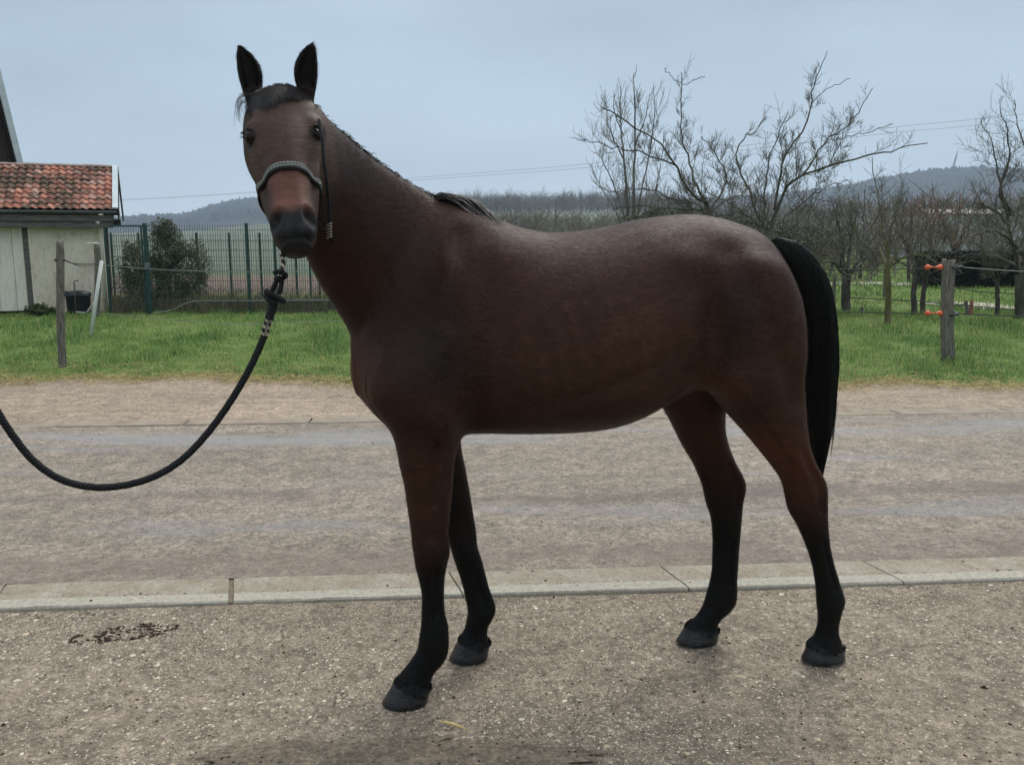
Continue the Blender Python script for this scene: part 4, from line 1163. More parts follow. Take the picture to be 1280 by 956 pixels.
n = 1500; u = rg.uniform(-3.4, 3.4, n); vv = -rg.uniform(0.0, 1.9, n); X, Y = road_xy(u, vv)
bits("dirt_crumbs", np.stack([X, Y], -1), rg.lognormal(math.log(.0042), .38, n), .6, np.array([(.045, .030, .020)]) * rg.uniform(.5, 1.8, (n, 1)), yard_z(X, Y))
# trodden droppings near the left of the yard
n = 1500; cx, cy = gpt(155, 790)[:2]
ang = rg.uniform(0, 6.28, n); rr2 = np.sqrt(rg.uniform(0, 1, n))
X = cx + .19 * rr2 * np.cos(ang); Y = cy + .075 * rr2 * np.sin(ang) + .25 * .19 * rr2 * np.cos(ang)
kp = (wave(X * 1.0, Y * 2.6, 70, 55, 8) + rg.normal(0, .34, n)) > 0.26; X, Y = X[kp], Y[kp]; k_ = len(X)
o = bits("trodden_droppings", np.stack([X, Y], -1), rg.lognormal(math.log(.0048), .45, k_), .45, np.array([(.028, .018, .012)]) * rg.uniform(.5, 1.6, (k_, 1)), yard_z(X, Y) + .001)
# grit on the kerb and the near road edge
n = 900; u = rg.uniform(-3.5, 3.5, n); vv = np.where(rg.random(n) < .5, rg.normal(.09, .02, n), rg.uniform(.02, .6, n)); X, Y = road_xy(u, vv)
bits("kerb_grit", np.stack([X, Y], -1), rg.lognormal(math.log(.0035), .45, n), .5, pal[rg.integers(0, 6, n)] * rg.uniform(.15, 1.2, (n, 1)), np.where(vv < .262, .010, .008))
n = 3000; u = rg.uniform(-6, 6, n); vv = rg.uniform(.3, 5.2, n); X, Y = road_xy(u, vv)
bits("road_grit", np.stack([X, Y], -1), rg.lognormal(math.log(.0045), .4, n), .5, pal[rg.integers(0, 6, n)] * rg.uniform(.3, 1.1, (n, 1)), np.where(vv < 3.6, .008, .008))
# ---- grass
def blades(xy, h, w_, lean, cols, zf):
    n = len(xy); a = rg.uniform(0, 6.28, n); dx, dy = np.cos(a), np.sin(a); la = rg.uniform(0, 6.28, n)
    lx, ly = np.cos(la) * lean * h, np.sin(la) * lean * h
    z = zf(xy[:, 0], xy[:, 1]); w2 = w_ / 2
    def q(fx, fz, ww): return np.stack([xy[:, 0] + lx * fx + dx * ww, xy[:, 1] + ly * fx + dy * ww, z + h * fz], -1)
    V = np.stack([q(0, 0, -w2), q(0, 0, w2), q(.35, .62, -w2 * .75), q(.35, .62, w2 * .75), q(1.0, 1.0 - lean * .25, 0)], 1)
    F = np.array([[0, 1, 3], [0, 3, 2], [2, 3, 4]])[None] + 5 * np.arange(n)[:, None, None]
    T = np.repeat(np.concatenate([cols, np.ones((n, 1))], 1), 5, 0)
    return V.reshape(-1, 3), F.reshape(-1, 3), T
VS, FS, TS, base = [], [], [], 0
for (y0, y1, dens, hh, ww, xr) in ((8.2, 10.5, 2100, .046, .0050, .80), (10.5, 13.5, 1250, .062, .0065, .80), (13.5, 19, 560, .078, .009, .80), (19, 30, 110, .10, .016, .80), (30, 55, 22, .11, .032, .80)):
    n = int(dens * (y1 - y0) * (y1 + y0) * .5 * 2 * xr)
    if y0 >= 19: n = int(n * .5)
    Y = np.sqrt(rg.uniform(y0 * y0, y1 * y1, n)); X = Y * rg.uniform(-xr, xr, n)
    if y0 >= 19: X = Y * rg.uniform(.15, xr, n)
    k1 = wave(X, Y, 2.4, 31, 8); k2 = wave(X, Y, 9, 32, 8)
    kp = (Y > edge_y(X) + rg.exponential(.10, n) - .05) & (rg.random(n) < .62 + .9 * k2 + .4 * k1)
    kp &= ~((X < -7.55) & (Y > 17.3) & (Y < 24))
    X, Y, k1, k2 = X[kp], Y[kp], k1[kp], k2[kp]; n = len(X)
    near_edge = np.exp(-(Y - edge_y(X)) / .5)
    h = hh * (1 + .75 * k1 + .8 * k2) * rg.uniform(.5, 1.4, n) * (1 - .45 * near_edge); h = np.maximum(h, .02)
    m1 = np.clip(.5 + .9 * k1 + rg.normal(0, .25, n), 0, 1)[:, None]; m2 = np.clip(.35 * near_edge + .10 + .5 * wave(X, Y, 1.1, 33) * .6, 0, 1)[:, None]
    col = np.array([[.105, .215, .055]]) * m1 + np.array([[.27, .37, .105]]) * (1 - m1)
    yel = rg.random((n, 1)) < (.06 + .35 * m2)
    col = np.where(yel, np.array([[.42, .38, .18]]), col)
    bl = rg.random((n, 1)) < .10 * (k2[:, None] > .1)
    col = np.where(bl, np.array([[.050, .110, .055]]), col)
    col = col * rg.uniform(.65, 1.3, (n, 1))
    zf = lambda x, y: np.where(np.hypot(x, y) < 60, terr(x, y), terr(x, y))
    V, F, T = blades(np.stack([X, Y], -1), h, ww * rg.uniform(.6, 1.4, n), rg.uniform(.1, 1.0, n), col, zf)
    VS.append(V); FS.append(F + base); TS.append(T); base += len(V)
GR = tinted("grass_blades", .6)
_t = GR.node_tree; _b = _t.nodes["Principled BSDF"]
_b.inputs["Subsurface Weight"].default_value = 0.0
tr = _t.nodes.new("ShaderNodeBsdfTranslucent"); ad = _t.nodes.new("ShaderNodeMixShader"); ad.inputs[0].default_value = .25
at_ = [n_ for n_ in _t.nodes if n_.type == 'ATTRIBUTE'][0]
_t.links.new(at_.outputs["Color"], tr.inputs[0]); _t.links.new(_b.outputs[0], ad.inputs[1]); _t.links.new(tr.outputs[0], ad.inputs[2])
_t.links.new(ad.outputs[0], _t.nodes["Material Output"].inputs[0])
tag(mesh_np("grass", np.concatenate(VS), np.concatenate(FS), GR, attr={"tint": np.concatenate(TS)}), kind="stuff")
print("GRASS tris", sum(len(f) for f in FS))
# dry straw and dead grass along the verge, a little on road and yard
paths, rads, tint = [], [], []
def straw(x, y, z, L_, r_, c_, hump=.02):
    a = rg.uniform(0, 6.28) if rg.random() < .5 else rg.normal(0, .5); k_ = rg.normal(0, .5)
    pts = []
    for i_, f in enumerate((0, .33, .66, 1)):
        aa_ = a + k_ * f; pts.append([x + L_ * f * math.cos(aa_), y + L_ * f * math.sin(aa_), z + .003 + hump * math.sin(f * math.pi) * rg.uniform(.2, 1)])
    paths.append(np.array(pts)); rads.append([r_, r_, r_, r_ * .4]); g = rg.uniform(.6, 1.2); tint.append(np.tile([c_[0] * g, c_[1] * g, c_[2] * g, 1], (12, 1)))
for k_ in range(4200):
    x = rg.uniform(-6.2, 6.2); y = float(edge_y(np.array(x))) + rg.normal(.06, .16) + max(0, rg.normal(-.8, 1.0))
    straw(x, y, .015, rg.uniform(.05, .24), rg.uniform(.0012, .0026), [(.52, .42, .20), (.42, .36, .16), (.30, .20, .10)][rg.choice(3, p=[.45, .4, .15])], .04)
for k_ in range(420):
    u = rg.uniform(-4, 4); v_ = rg.uniform(.3, 5.2) if k_ < 230 else rg.uniform(.25, .8); X, Y = road_xy(u, v_); straw(X, Y, .009, rg.uniform(.02, .09), .0009, (.46, .36, .20), .004)
for k_ in range(200):
    u = rg.uniform(-2.5, 2.5); v_ = -rg.uniform(0, 1.8); X, Y = road_xy(u, v_); straw(X, Y, .0, rg.uniform(.015, .06), .0008, (.46, .36, .20), .004)
V, F = tubes(paths, rads, 3)
tag(mesh_np("straw", V, F, tinted("straw", .7), attr={"tint": np.concatenate(tint)}), kind="stuff")
STRAW1, t_, b_ = new_mat("wood_sliver", .7); b_.inputs["Base Color"].default_value = (.66, .50, .20, 1)
for (a, b, lb) in (((550, 901), (584, 911), "bright yellow straw sliver lying in front of the horse's near fore hoof"),):
    p, q = gpt(*a, .004), gpt(*b, .004); mid = (p + q) / 2 + [0, 0, .004]
    V, F = tube_closed([spline([p, mid, q], 8)], [np.array([.001, .003, .0035, .0035, .0035, .003, .002, .001])], 5)
    tag(mesh_np("straw_sliver", V, F, STRAW1), lb, "straw")

# =================================================================== SHED, FENCES, FAR THINGS
def plane_pt(px, py, O, nrm):
    """point of a vertical plane (through O, horizontal normal nrm) seen at a photo pixel"""
    r = ray(px, py); k = (O[0] * nrm[0] + O[1] * nrm[1]) / (r[0] * nrm[0] + r[1] * nrm[1])
    return np.array([r[0] * k, r[1] * k, CAM_H + r[2] * k])
PLASTER, t_, b_ = new_mat("plaster", .9, .15)
v = coord(t_); n_ = noise(t_, 1.6, 6, .65, v); n2_ = noise(t_, 14, 5, .7, coord(t_, "Object", (1, 1, .35))); n3_ = noise(t_, 70, 3, .6, v)
c = rampn(t_, n_, [(.32, (.52, .455, .35)), (.5, (.67, .60, .48)), (.66, (.75, .69, .57))])
c = mixc(t_, rampn(t_, n2_, [(.52, 0), (.70, .7)]), c, (.33, .29, .235)); t_.links.new(c, b_.inputs["Base Color"]); bump(t_, b_, math_n(t_, 'ADD', n2_, n3_), .6, .01)
WOODW, t_, b_ = new_mat("white_boards", .6, .3)
n_ = noise(t_, 3, 5, .6, coord(t_, "Object", (8, 8, 1))); t_.links.new(rampn(t_, n_, [(.3, (.60, .57, .48)), (.6, (.76, .73, .63)), (.8, (.48, .43, .34))]), b_.inputs["Base Color"])
WOODG, t_, b_ = new_mat("grey_wood", .85, .2)
n_ = noise(t_, 4, 6, .7, coord(t_, "Object", (1, 6, 14), (0, 0, 0))); t_.links.new(rampn(t_, n_, [(.3, (.045, .040, .038)), (.5, (.115, .105, .098)), (.72, (.24, .225, .20))]), b_.inputs["Base Color"]); bump(t_, b_, n_, .6, .006)
POSTW, t_, b_ = new_mat("post_wood", .9, .15)
n_ = noise(t_, 3.2, 7, .72, coord(t_, "Object", (22, 22, 2.4))); n2_ = noise(t_, 9, 4, .6, coord(t_))
c = rampn(t_, n_, [(.30, (.030, .027, .024)), (.45, (.125, .115, .098)), (.60, (.225, .210, .180)), (.78, (.32, .31, .275))])
c = mixc(t_, rampn(t_, n2_, [(.52, 0), (.72, .5)]), c, (.12, .125, .07)); t_.links.new(c, b_.inputs["Base Color"]); bump(t_, b_, n_, .9, .012)
DARKW, t_, b_ = new_mat("dark_wood", .85, .2)
n_ = noise(t_, 3, 5, .6, coord(t_, "Object", (8, 8, 1))); t_.links.new(rampn(t_, n_, [(.3, (.022, .019, .018)), (.7, (.075, .062, .055))]), b_.inputs["Base Color"])
METAL, t_, b_ = new_mat("grey_zinc", .45, .5); n_ = noise(t_, 5, 4, .6, coord(t_)); t_.links.new(rampn(t_, n_, [(.3, (.085, .095, .105)), (.7, (.15, .165, .18))]), b_.inputs["Base Color"]); b_.inputs["Metallic"].default_value = .3
PALE, t_, b_ = new_mat("pale_metal", .5, .4); n_ = noise(t_, 5, 4, .6, coord(t_)); t_.links.new(rampn(t_, n_, [(.3, (.42, .50, .53)), (.7, (.55, .62, .65))]), b_.inputs["Base Color"])
TILE, t_, b_ = new_mat("roof_tile", .85, .2)
oi_ = t_.nodes.new("ShaderNodeObjectInfo"); gp = t_.nodes.new("ShaderNodeNewGeometry")
col0 = rampn(t_, oi_.outputs["Random"], [(0, (.20, .085, .065)), (.3, (.36, .14, .095)), (.55, (.48, .22, .16)), (.8, (.27, .13, .105)), (1, (.50, .32, .26))])
nm = noise(t_, 9, 5, .7, gp.outputs["Position"]); nb = noise(t_, 1.7, 5, .7, gp.outputs["Position"])
moss = math_n(t_, 'ADD', math_n(t_, 'MULTIPLY', nm, .5), math_n(t_, 'MULTIPLY', nb, .6))
c = mixc(t_, rampn(t_, moss, [(.52, 0), (.60, .92)]), col0, (.045, .045, .030)); c = mixc(t_, rampn(t_, nm, [(.60, 0), (.68, .6)]), c, (.38, .34, .30))
t_.links.new(c, b_.inputs["Base Color"]); bump(t_, b_, nm, .6, .01)

K = gpt(131, 388); SA = R(22.0)
SE = np.array([math.cos(SA), math.sin(SA)]); SN = np.array([-math.sin(SA), math.cos(SA)])   # along the front wall (to the right), and away
shed = empty("shed", (K[0], K[1], 0), SA); tag(shed, "small pale plastered shed with a mossy red tiled roof and white board door", "shed")
def sl_(px, py):          # local x, z on the front wall
    p = plane_pt(px, py, K, SN); return (p[:2] - K[:2]) @ SE, p[2]
x_door = sl_(31, 330)[0]; ztop = sl_(80, 281)[1]; print("shed", x_door, ztop)
Dp = 2.9
def bxo(name, lo_, hi_, mat, par, bev=.0, smooth=False):
    bm = bmesh.new(); box(bm, lo_, hi_, bev); return obj_bm(name, bm, mat, par, smooth)
bm = bmesh.new(); box(bm, (x_door + .10, 0, -.1), (0, .22, ztop)); box(bm, (-.22, .222, -.1), (-.001, Dp, ztop)); box(bm, (-5.0, Dp + .001, -.1), (-.221, Dp + .2, ztop)); box(bm, (-5.2, .0, -.1), (-5.001, Dp, ztop)); box(bm, (-5.0, .001, -.1), (-2.95 + x_door, .22, ztop))
# gable triangle on the right end
g = [bm.verts.new(p) for p in ((-.22, .1, ztop + .001), (-.22, Dp, ztop + .001), (-.22, 1.5, ztop + .95), (-.001, .1, ztop + .001), (-.001, Dp, ztop + .001), (-.001, 1.5, ztop + .95))]
bm.faces.new([g[0], g[2], g[1]]); bm.faces.new([g[3], g[4], g[5]]); bm.faces.new([g[0], g[3], g[5], g[2]]); bm.faces.new([g[1], g[2], g[5], g[4]])
obj_bm("wall", bm, PLASTER, shed)
door = empty("door"); door.parent = shed; 
xx_ = x_door - .005
bxo("door_post", (x_door + .0, .02, -.02), (x_door + .097, .16, ztop), WOODG, shed, .005)
for k_ in range(10):
    w2 = (.20, .30, .12, .28, .28, .28, .28, .28, .28, .28)[k_]
    bxo("plank", (xx_ - w2 + .006, .05 + (.006 if k_ % 2 else 0), .03 + .01 * rg.random()), (xx_, .085 + (.006 if k_ % 2 else 0), ztop - .02), WOODW, door, .006); xx_ -= w2
bxo("door_frame", (xx_, .10, .0), (x_door, .13, ztop - .01), DARKW, door)
# eaves: fascia boards, gutter
yE = -.28
ez = [plane_pt(70, py, K + np.append(SN * yE, 0), SN)[2] for py in (262, 270, 276, 284)]
xr_ = (plane_pt(148, 275, K + np.append(SN * yE, 0), SN)[:2] - K[:2]) @ SE
print("eave z", ez, "xr", xr_)
bxo("fascia_board", (-5.4, yE + .02, ez[2] - .004), (xr_ - .08, yE + .05, ez[1] + .02), WOODG, shed, .004)
bxo("fascia_board", (-5.4, yE + .06, ez[3] - .01), (xr_ - .10, yE + .095, ez[2] + .01), WOODG, shed, .004)
bxo("soffit", (-5.3, yE + .10, ez[3] + .01), (xr_ - .12, .001 - .002, ez[3] + .03), DARKW, shed)
V, F = [], []
n = 9
for i, x in enumerate((-5.4, xr_ - .02)):
    for j in range(n):
        a = math.pi * j / (n - 1); V.append([x, yE - .02 - .055 * math.cos(a), ez[0] - .02 - .055 * math.sin(a)])
V = np.array(V); V2 = V.copy(); V2[:, 1:] = V[:, 1:] + (V[:, 1:] - np.array([yE - .02, ez[0] - .02])) * -.08
VV = np.vstack([V, V2]); F = [[j, j + 1, n + j + 1, n + j] for j in range(n - 1)] + [[2 * n + j, 3 * n + j, 3 * n + j + 1, 2 * n + j + 1] for j in range(n - 1)] + [[0, n, 3 * n, 2 * n], [n - 1, 3 * n - 1, 4 * n - 1, 2 * n - 1]]
mesh_np("gutter", VV, np.array(F), METAL, shed)
# roof slope
zE = ez[0] + .01; yR = 1.42
pr = plane_pt(70, 207, K + np.append(SN * yR, 0), SN); zR = pr[2]; print("ridge z", zR, "eave", zE)
sl_len = math.hypot(yR - yE, zR - zE); pit = math.atan2(zR - zE, yR - yE)
roof = empty("roof", (0, yE, zE)); roof.parent = shed
bm = bmesh.new()
Mx = Matrix.Rotation(pit, 4, 'X')
box(bm, (-5.4, .0, -.05), (xr_ - .06, sl_len - .02, -.02), 0, Mx)
My = Matrix.Translation((0, 2 * (yR - yE), 0)) @ Matrix.Rotation(math.pi - pit, 4, 'X')
box(bm, (-5.4, 0, .02), (xr_ - .06, sl_len - .02, .05), 0, My)
obj_bm("roof_board", bm, DARKW, roof)
rows_, tw, tl_ = 9, .150, sl_len / 9
def tile_me(w2, l2):
    bm = bmesh.new(); n = 8; G = []
    for i in range(n + 1):
        x = w2 * i / n; z = .016 * math.sin(2 * math.pi * i / n - .6) + .012
        G.append([bm.verts.new((x, 0, z)), bm.verts.new((x, 0, z + .016)), bm.verts.new((x, l2, z - .012 + .012))])
    for i in range(n):
        bm.faces.new([G[i][0], G[i + 1][0], G[i + 1][1], G[i][1]]); bm.faces.new([G[i][1], G[i + 1][1], G[i + 1][2], G[i][2]])
    bmesh.ops.recalc_face_normals(bm, faces=bm.faces)
    me = bpy.data.meshes.new("tile"); bm.to_mesh(me); bm.free(); me.materials.append(TILE)
    for p in me.polygons: p.use_smooth = False
    return me
tme = tile_me(tw, tl_ * 1.16)
ncol = 30
for r_ in range(rows_):
    for c_ in range(ncol):
        x = xr_ - .10 - tw * (c_ + 1) + rg.normal(0, .003); s_ = tl_ * r_ - .03
        share("tile", tme, roof, (x, s_ * math.cos(pit), s_ * math.sin(pit) + rg.normal(0, .002) + .012), (pit - .045 + rg.normal(0, .008), 0, rg.normal(0, .012)))
RIDGE = speckle_mat("ridge_tile", [(.3, (.14, .10, .085)), (.5, (.26, .17, .14)), (.7, (.34, .28, .25))], 6)
bm = bmesh.new(); n = 8
G = [[bm.verts.new((x, .075 * math.cos(math.pi * j / n), .05 * math.sin(math.pi * j / n))) for j in range(n + 1)] for x in (0, .30)]
for j in range(n): bm.faces.new([G[0][j], G[1][j], G[1][j + 1], G[0][j + 1]])
rme = bpy.data.meshes.new("ridge_tile"); bm.to_mesh(rme); bm.free(); rme.materials.append(RIDGE)
for k_ in range(15):
    share("ridge_tile", rme, roof, (xr_ - .38 - .29 * k_, yR - yE, zR - zE + rg.normal(0, .004) - .012), (0, rg.normal(0, .012), 0), (1, 1, 1 + .05 * (k_ % 2)))
bm = bmesh.new(); box(bm, (xr_ - .10, -.01, .02), (xr_ + .01, sl_len, .055), .004, Mx); obj_bm("verge_strip", bm, PALE, roof)
bm = bmesh.new(); box(bm, (xr_ - .01, -.02, -.20), (xr_ + .02, sl_len + .02, .018), .0, Mx); obj_bm("verge_board", bm, DARKW, roof)
bm = bmesh.new(); box(bm, (xr_ - .01, -.02, -.018), (xr_ + .02, sl_len + .02, .20), .0, My); obj_bm("verge_board", bm, DARKW, roof)
bxo("purlin_end", (xr_ - .25, .10, ztop - .02), (xr_ + .03, .26, ztop + .12), DARKW, shed, .01)
V, F = tube_closed([[(.035, -.06, 0.0), (.035, -.06, ztop - .12), (.03, -.10, ztop - .02), (.0, -.24, ztop + .08)]], [.042], 10); mesh_np("downpipe", V, F, WOODW, shed)
bxo("gate_jamb", (.115, -.03, -.05), (.165, .03, ztop - .02), DARKW, shed, .004)

# dark timber barn at the far left
bo = ypt(15, 300, 23.5); BA = R(58)
barn = empty("barn", (bo[0], bo[1], 0), BA); tag(barn, "tall dark timber gable rising behind the shed at the left edge", "barn")
def b_l(px, py):
    nn = np.array([-math.sin(BA), math.cos(BA)]); p = plane_pt(px, py, bo, nn); return (p[:2] - bo[:2]) @ np.array([math.cos(BA), math.sin(BA)]), p[2]
xa, za = b_l(15.5, 205); xb, zb2 = b_l(0, 143); slp = (zb2 - za) / (xb - xa); print("barn", xa, za, xb, zb2)
bm = bmesh.new()
ze = za - .2; xapex = xa - 4.0; zap = za + abs(slp) * 4.0
pv = [(xa, 0, 0), (xa, 0, za), (xapex, 0, zap), (xapex - 4.0, 0, za), (xapex - 4.0, 0, 0)]
fr = [bm.verts.new(p) for p in pv]; bk = [bm.verts.new((x, 7, z)) for x, y, z in pv]
bm.faces.new(fr); bm.faces.new(bk[::-1])
for i_ in range(5): bm.faces.new([fr[i_], bk[i_], bk[(i_ + 1) % 5], fr[(i_ + 1) % 5]])
bmesh.ops.recalc_face_normals(bm, faces=bm.faces); obj_bm("wall", bm, DARKW, barn)
bm = bmesh.new(); sl2 = math.hypot(4.15, (zap - za) * 4.15 / 4); an2 = math.atan2(-(zap - za), 4.0)
box(bm, (-.1, -.25, .02), (sl2, 7.3, .12), 0, Matrix.Translation((xapex, 0, zap)) @ Matrix.Rotation(-an2, 4, 'Y')); obj_bm("roof", bm, DARKW, barn)
bm = bmesh.new(); box(bm, (-.1, -.29, -.03), (sl2, -.255, .13), 0, Matrix.Translation((xapex, 0, zap)) @ Matrix.Rotation(-an2, 4, 'Y')); obj_bm("verge_board", bm, PALE, barn)

# black tub with lid against the shed wall
BLK, t_, b_ = new_mat("black_plastic", .45, .4); n_ = noise(t_, 12, 4, .6, coord(t_)); t_.links.new(rampn(t_, n_, [(.3, (.010, .013, .020)), (.7, (.030, .038, .055))]), b_.inputs["Base Color"])
def lathe(name, prof_, mat, par, n=20):
    V = np.array([[r_ * math.cos(2 * math.pi * j / n), r_ * math.sin(2 * math.pi * j / n), z] for r_, z in prof_ for j in range(n)])
    F = [[i * n + j, i * n + (j + 1) % n, (i + 1) * n + (j + 1) % n, (i + 1) * n + j] for i in range(len(prof_) - 1) for j in range(n)]
    return mesh_np(name, V, np.array(F), mat, par)
tb = gpt(99, 391); tub = empty("tub", (tb[0], tb[1], 0)); tag(tub, "round black plastic tub with a lid standing by the shed wall", "tub")
lathe("tub_body", [(.001, 0), (.20, 0), (.215, .03), (.235, .34), (.255, .35), (.255, .37), (.235, .372), (.001, .372)], BLK, tub)
lathe("lid", [(.250, .374), (.25, .40), (.19, .43), (.10, .445), (.001, .447)], BLK, tub)
for sg in (-1, 1):
    V, F = tube_closed([[(.24 * sg * .5 + .05 * i_ - .05, -.20, .40 + (.05 if i_ == 1 else .01)) for i_ in range(3)]], [.012], 6); mesh_np("handle", V, F, BLK, tub)
RUST, t_, b_ = new_mat("rusty_rod", .8, .3); b_.inputs["Base Color"].default_value = (.10, .065, .05, 1)
p0 = gpt(95, 393); V, F = tube_closed([[p0, p0 + [.005, 0, .3], p0 + [.01, 0, .62], p0 + [.02, 0, .655], p0 + [.10, 0, .665]]], [.011], 6)
tag(mesh_np("bent_rod", V, F, RUST), "thin rusty bent-topped rod stuck in the grass before the black tub", "rod")
HOSE, t_, b_ = new_mat("hose", .6); b_.inputs["Base Color"].default_value = (.36, .37, .34, 1)
hp0 = gpt(88, 392); V, F = tube_closed([spline([hp0 + [0, .05, .06], hp0 + [.12, 0, .03], hp0 + [.35, -.1, .02], hp0 + [.45, -.1, .12], hp0 + [.52, 0, .26]], 20)], [.018], 8)
tag(mesh_np("hose", V, F, HOSE), "pale hose lying in the grass beside the black tub", "hose")

# wooden posts
def wood_post(name, px, pyb, pyt, wpx, label, cat="post", lean=(0, 0), seed=0, group=None, mat=POSTW):
    b0 = gpt(px, pyb); t0 = ypt(px + lean[0], pyt, b0[1] + lean[1]); h = t0[2]; r_ = wpx / FPX * b0[1] / 2
    root = empty(name, (b0[0], b0[1], 0)); tag(root, label, cat, group)
    rr = np.random.default_rng(seed); n, m = 12, 16; V = []
    off = rr.normal(0, .10, n)
    for i in range(m + 2):
        f = min(i, m) / m; k_ = 0.01 if i == m + 1 else 1.0
        for j in range(n):
            a = 2 * math.pi * j / n; R_ = r_ * (1.06 - .10 * f + off[j] + rr.normal(0, .035)) * k_
            zz = f * h - .05 * (1 - f) + (rr.normal(0, .008) + .02 * off[j] * 3 if i == m else 0)
            V.append([(t0[0] - b0[0]) * f + R_ * math.cos(a) + .010 * math.sin(f * 5 + seed), (t0[1] - b0[1]) * f + R_ * math.sin(a), zz])
    F = [[i * n + j, i * n + (j + 1) % n, (i + 1) * n + (j + 1) % n, (i + 1) * n + j] for i in range(m + 1) for j in range(n)]
    mesh_np("post_shaft", np.array(V), np.array(F), mat, root)
    return root, b0, h, r_
wp, wb0, wh, wr = wood_post("fence_post", 78, 458, 303, 9.5, "slim leaning grey wooden post standing alone on the left verge", lean=(-4.5, 0), seed=3)
V, F = tube_closed([[(wr * .7, -.03, wh * .86), (wr + .04, -.03, wh * .86)]], [.017], 8); mesh_np("insulator", V, F, BLK, wp)
wood_post("fence_post", 121, 396, 306, 8.5, "grey wooden post with a flat white cap beside the shed corner", lean=(1, 0), seed=5)
b1 = gpt(123, 396); bm = bmesh.new(); box(bm, (-.085, -.085, 0), (.085, .085, .02), .003)
cp = obj_bm("post_cap", bm, WOODW, [o_ for o_ in bpy.data.objects if o_.name.startswith("fence_post")][-1]); cp.location = (.02, 0, ypt(122, 304.5, b1[1])[2])
STK, t_, b_ = new_mat("white_stake", .5, .4); b_.inputs["Base Color"].default_value = (.62, .64, .60, 1)
p0 = gpt(113, 421); p1 = ypt(127, 326, p0[1] + .1)
V, F = tube_closed([[p0 - [0, 0, .05], (p0 + p1) / 2, p1]], [.028], 8); tag(mesh_np("white_stake", V, F, STK), "leaning white fence stake in the grass near the shed", "stake")
rp, rb0, rh, rr_p = wood_post("fence_post", 1184.5, 449, 325, 14.5, "thick weathered wooden post with orange insulators on the right verge", lean=(-.5, 0), seed=9)
for zz in (.93, .46):
    n = 16; V, F = tube_closed([[(1.12 * rr_p * math.cos(2 * math.pi * j / n), 1.12 * rr_p * math.sin(2 * math.pi * j / n), rh * zz + .01 * math.sin(j)) for j in range(n + 1)]], [.013 if zz > .9 else .017], 6); mesh_np("wire_band", V, F, BLK, rp)
ORG, t_, b_ = new_mat("orange_plastic", .4, .5); n_ = noise(t_, 25, 4, .6, coord(t_)); t_.links.new(rampn(t_, n_, [(.35, (.72, .075, .015)), (.75, (.80, .20, .09))]), b_.inputs["Base Color"])
for py in (334, 391.5):
    z_ = ypt(1165, py, rb0[1] - .03)[2]; x1 = ypt(1177, py, rb0[1])[0] - rb0[0]; x0 = ypt(1156, py, rb0[1])[0] - rb0[0]; L = x1 - x0
    hd_ = empty("gate_handle", (rb0[0] + x0, rb0[1] - .03, z_)); tag(hd_, "orange double-cone insulator handle at the %s of the right wooden post" % ("top" if py < 350 else "middle"), "insulator", "orange insulators on the right post")
    for nm_, xa_, fl in (("cone", .0, 1), ("cone", L * .58, -1)):
        n = 14; pr_ = [(.004, 0), (.030, .0), (.034, .012), (.030, .035), (.014, .060), (.012, .075)]
        V = np.array([[xa_ + (z if fl > 0 else .075 - z), r_ * math.cos(2 * math.pi * j / n), r_ * math.sin(2 * math.pi * j / n)] for r_, z in pr_ for j in range(n)])
        F = [[i * n + j, i * n + (j + 1) % n, (i + 1) * n + (j + 1) % n, (i + 1) * n + j] for i in range(len(pr_) - 1) for j in range(n)]; mesh_np(nm_, V, np.array(F), ORG, hd_)
    V, F = tube_closed([[(-.02, 0, 0), (L + .03, .01, 0)]], [.009], 6); mesh_np("rod", V, F, ORG, hd_)
# wires and ropes of the electric fence
WIRE, t_, b_ = new_mat("dark_wire", .7); b_.inputs["Base Color"].default_value = (.05, .05, .048, 1)
WIREP, t_, b_ = new_mat("pale_fence_rope", .7); b_.inputs["Base Color"].default_value = (.24, .27, .25, 1)
def wire(pts, r_, mat, label, name="fence_wire", sag=0):
    P = spline(pts, 40); V, F = tube_closed([P], [r_], 5); tag(mesh_np(name, V, F, mat), label, "wire"); return P
wire([ypt(80, 325, 10.25), ypt(96, 330, 12.3), ypt(123, 330, 16.4)], .011, WIRE, "short dark fence rope tied from the slim left post towards the shed")
wire([ypt(80, 325, 10.25), ypt(102, 333, 12.3), ypt(122, 331, 16.4)], .006, WIRE, "thin looped end of dark cord hanging under the rope of the slim left post")
wire([ypt(124, 331, 16.4), ypt(200, 337, 16.6), ypt(300, 340, 16.6), ypt(440, 340, 16.6), ypt(600, 338, 15.5)], .006, WIREP, "upper pale fence rope stretched in front of the green mesh fence")
wire([gpt(190, 392, .05), ypt(215, 387, 17.2), ypt(242, 377, 17.3), ypt(300, 376, 17.3), ypt(440, 375, 17.3), ypt(600, 374, 17.0)], .007, WIREP, "lower pale fence rope rising from the grass by the gate post")
wire([ypt(95, 389, 17.0), ypt(150, 394, 14.0), ypt(230, 401, 12.8), ypt(300, 405, 12.3), ypt(380, 403, 12.2), ypt(460, 400, 12.2)], .0045, WIREP, "slack thin rope hanging low over the left grass from the tub")
wire([ypt(900, 336, 11.6), ypt(1040, 337, 11.2), ypt(1157, 336, 10.95)], .007, WIRE, "upper fence wire running left from the top insulator of the right post")
wire([ypt(900, 389, 11.6), ypt(1040, 390, 11.2), ypt(1157, 392, 10.95)], .006, WIRE, "lower fence wire running left from the middle insulator of the right post")
wire([ypt(1190, 333, 10.98), ypt(1240, 337, 11.0), ypt(1340, 343, 11.2)], .006, WIREP, "upper fence wire running right from the thick weathered post")
wire([ypt(1190, 391.5, 10.98), ypt(1240, 394, 11.0), ypt(1340, 397, 11.2)], .008, WIRE, "lower dark fence wire running right from the thick weathered post")
